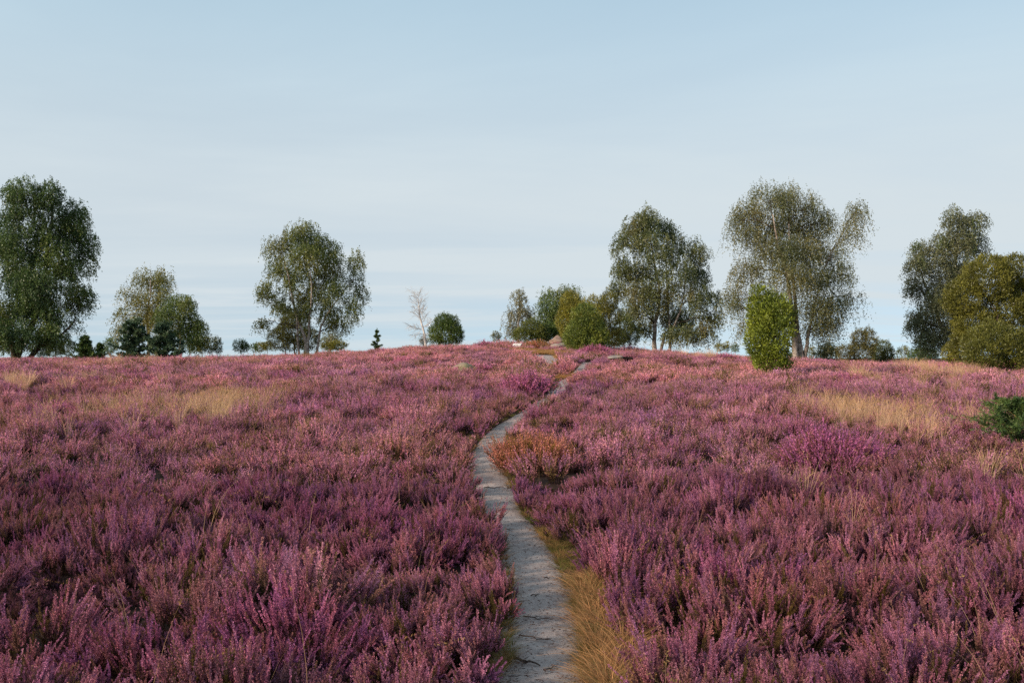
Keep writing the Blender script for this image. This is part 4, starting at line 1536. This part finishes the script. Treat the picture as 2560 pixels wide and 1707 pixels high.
# ------------------------------------------------------------------ fallen twigs on the path
def twig(px, py, L, yaw, label, seed, r=0.0045):
    g = np.random.default_rng(seed)
    c = hit(px, py)
    z = float(terrain(c[0], c[1])) - 0.022
    mb = MB()
    t = np.linspace(-0.5, 0.5, 7)
    P = np.stack([np.cos(yaw) * t * L, np.sin(yaw) * t * L, 0.012 * np.abs(np.sin(t * 5))], 1)
    P[:, :2] += g.normal(0, 0.006, (7, 2))
    gr = terrain(c[0] + P[:, 0], c[1] + P[:, 1]) - float(terrain(c[0], c[1]))
    P[:, 2] += gr
    col = np.array([0.10, 0.070, 0.058])
    tube(mb, P, np.linspace(r, r * 0.4, 7), col, 5, g, 0.2)
    for k in (2, 4):
        e = P[k] + np.array([math.cos(yaw + g.choice([-1, 1]) * 0.7), math.sin(yaw + g.choice([-1, 1]) * 0.7), 0.05]) * L * 0.22
        tube(mb, [P[k], (P[k] + e) / 2, e], [r * 0.5, r * 0.4, r * 0.25], col, 4, g)
    o = mb.build('twig', M['twig'], None)
    o.location = (c[0], c[1], z)
    tag(o, label, 'twig', 'twigs fallen on the path')


twig(1345, 1540, 0.20, R(-22), 'dark curved twig across the path below the root ridge', 1)
twig(1342, 1588, 0.24, R(-32), 'longest dark twig slanting across the path', 2)
twig(1315, 1650, 0.20, R(-42), 'thick blackish twig near the bottom of the path', 3, 0.009)
twig(1373, 1440, 0.07, R(10), 'tiny dark twig on the right side of the path', 4)
twig(1340, 1484, 0.07, R(30), 'tiny branching twig mid path above the root ridge', 5)
twig(1376, 1665, 0.13, R(60), 'short twig at the lower right of the path', 6)
twig(1275, 1320, 0.09, R(-15), 'small dark twig where the path bends right', 7)
twig(1235, 1215, 0.22, R(5), 'reddish brown twig lying across the narrow path bend', 8, 0.007)

# crumbs of dry heather littering the sand
g = np.random.default_rng(90)
n = 9000
kk = (g.random(n) ** 1.2 * 300).astype(int)
off = g.uniform(-0.24, 0.24, n)
off = np.where(g.random(n) < 0.5, np.sign(off) * (0.24 - np.abs(g.normal(0, 0.07, n))), off)
x = PL[kk, 0] + Tn[kk, 1] * off
y = PL[kk, 1] - Tn[kk, 0] * off
s_ = np.clip(off / 0.235, -1, 1)
z = terrain(x, y) - 0.026 - 0.012 * np.abs(s_) ** 3 + 0.004 + 0.018 * g.random(n)
mb = MB()
A = np.stack([g.normal(size=n), g.normal(size=n), np.abs(g.normal(0, 0.12, n))], 1)
cc = np.array([(0.10, 0.065, 0.057), (0.14, 0.085, 0.072), (0.19, 0.11, 0.09), (0.065, 0.045, 0.04)])[g.integers(0, 4, n)]
leaves(mb, np.stack([x, y, z], 1), A, g.uniform(0.010, 0.04, n), g.uniform(0.003, 0.0065, n), cc, g)
o = mb.build('heather_litter', M['twig'])
tag(o, 'fine dry heather litter strewn over the sandy path', 'litter', kind='stuff')
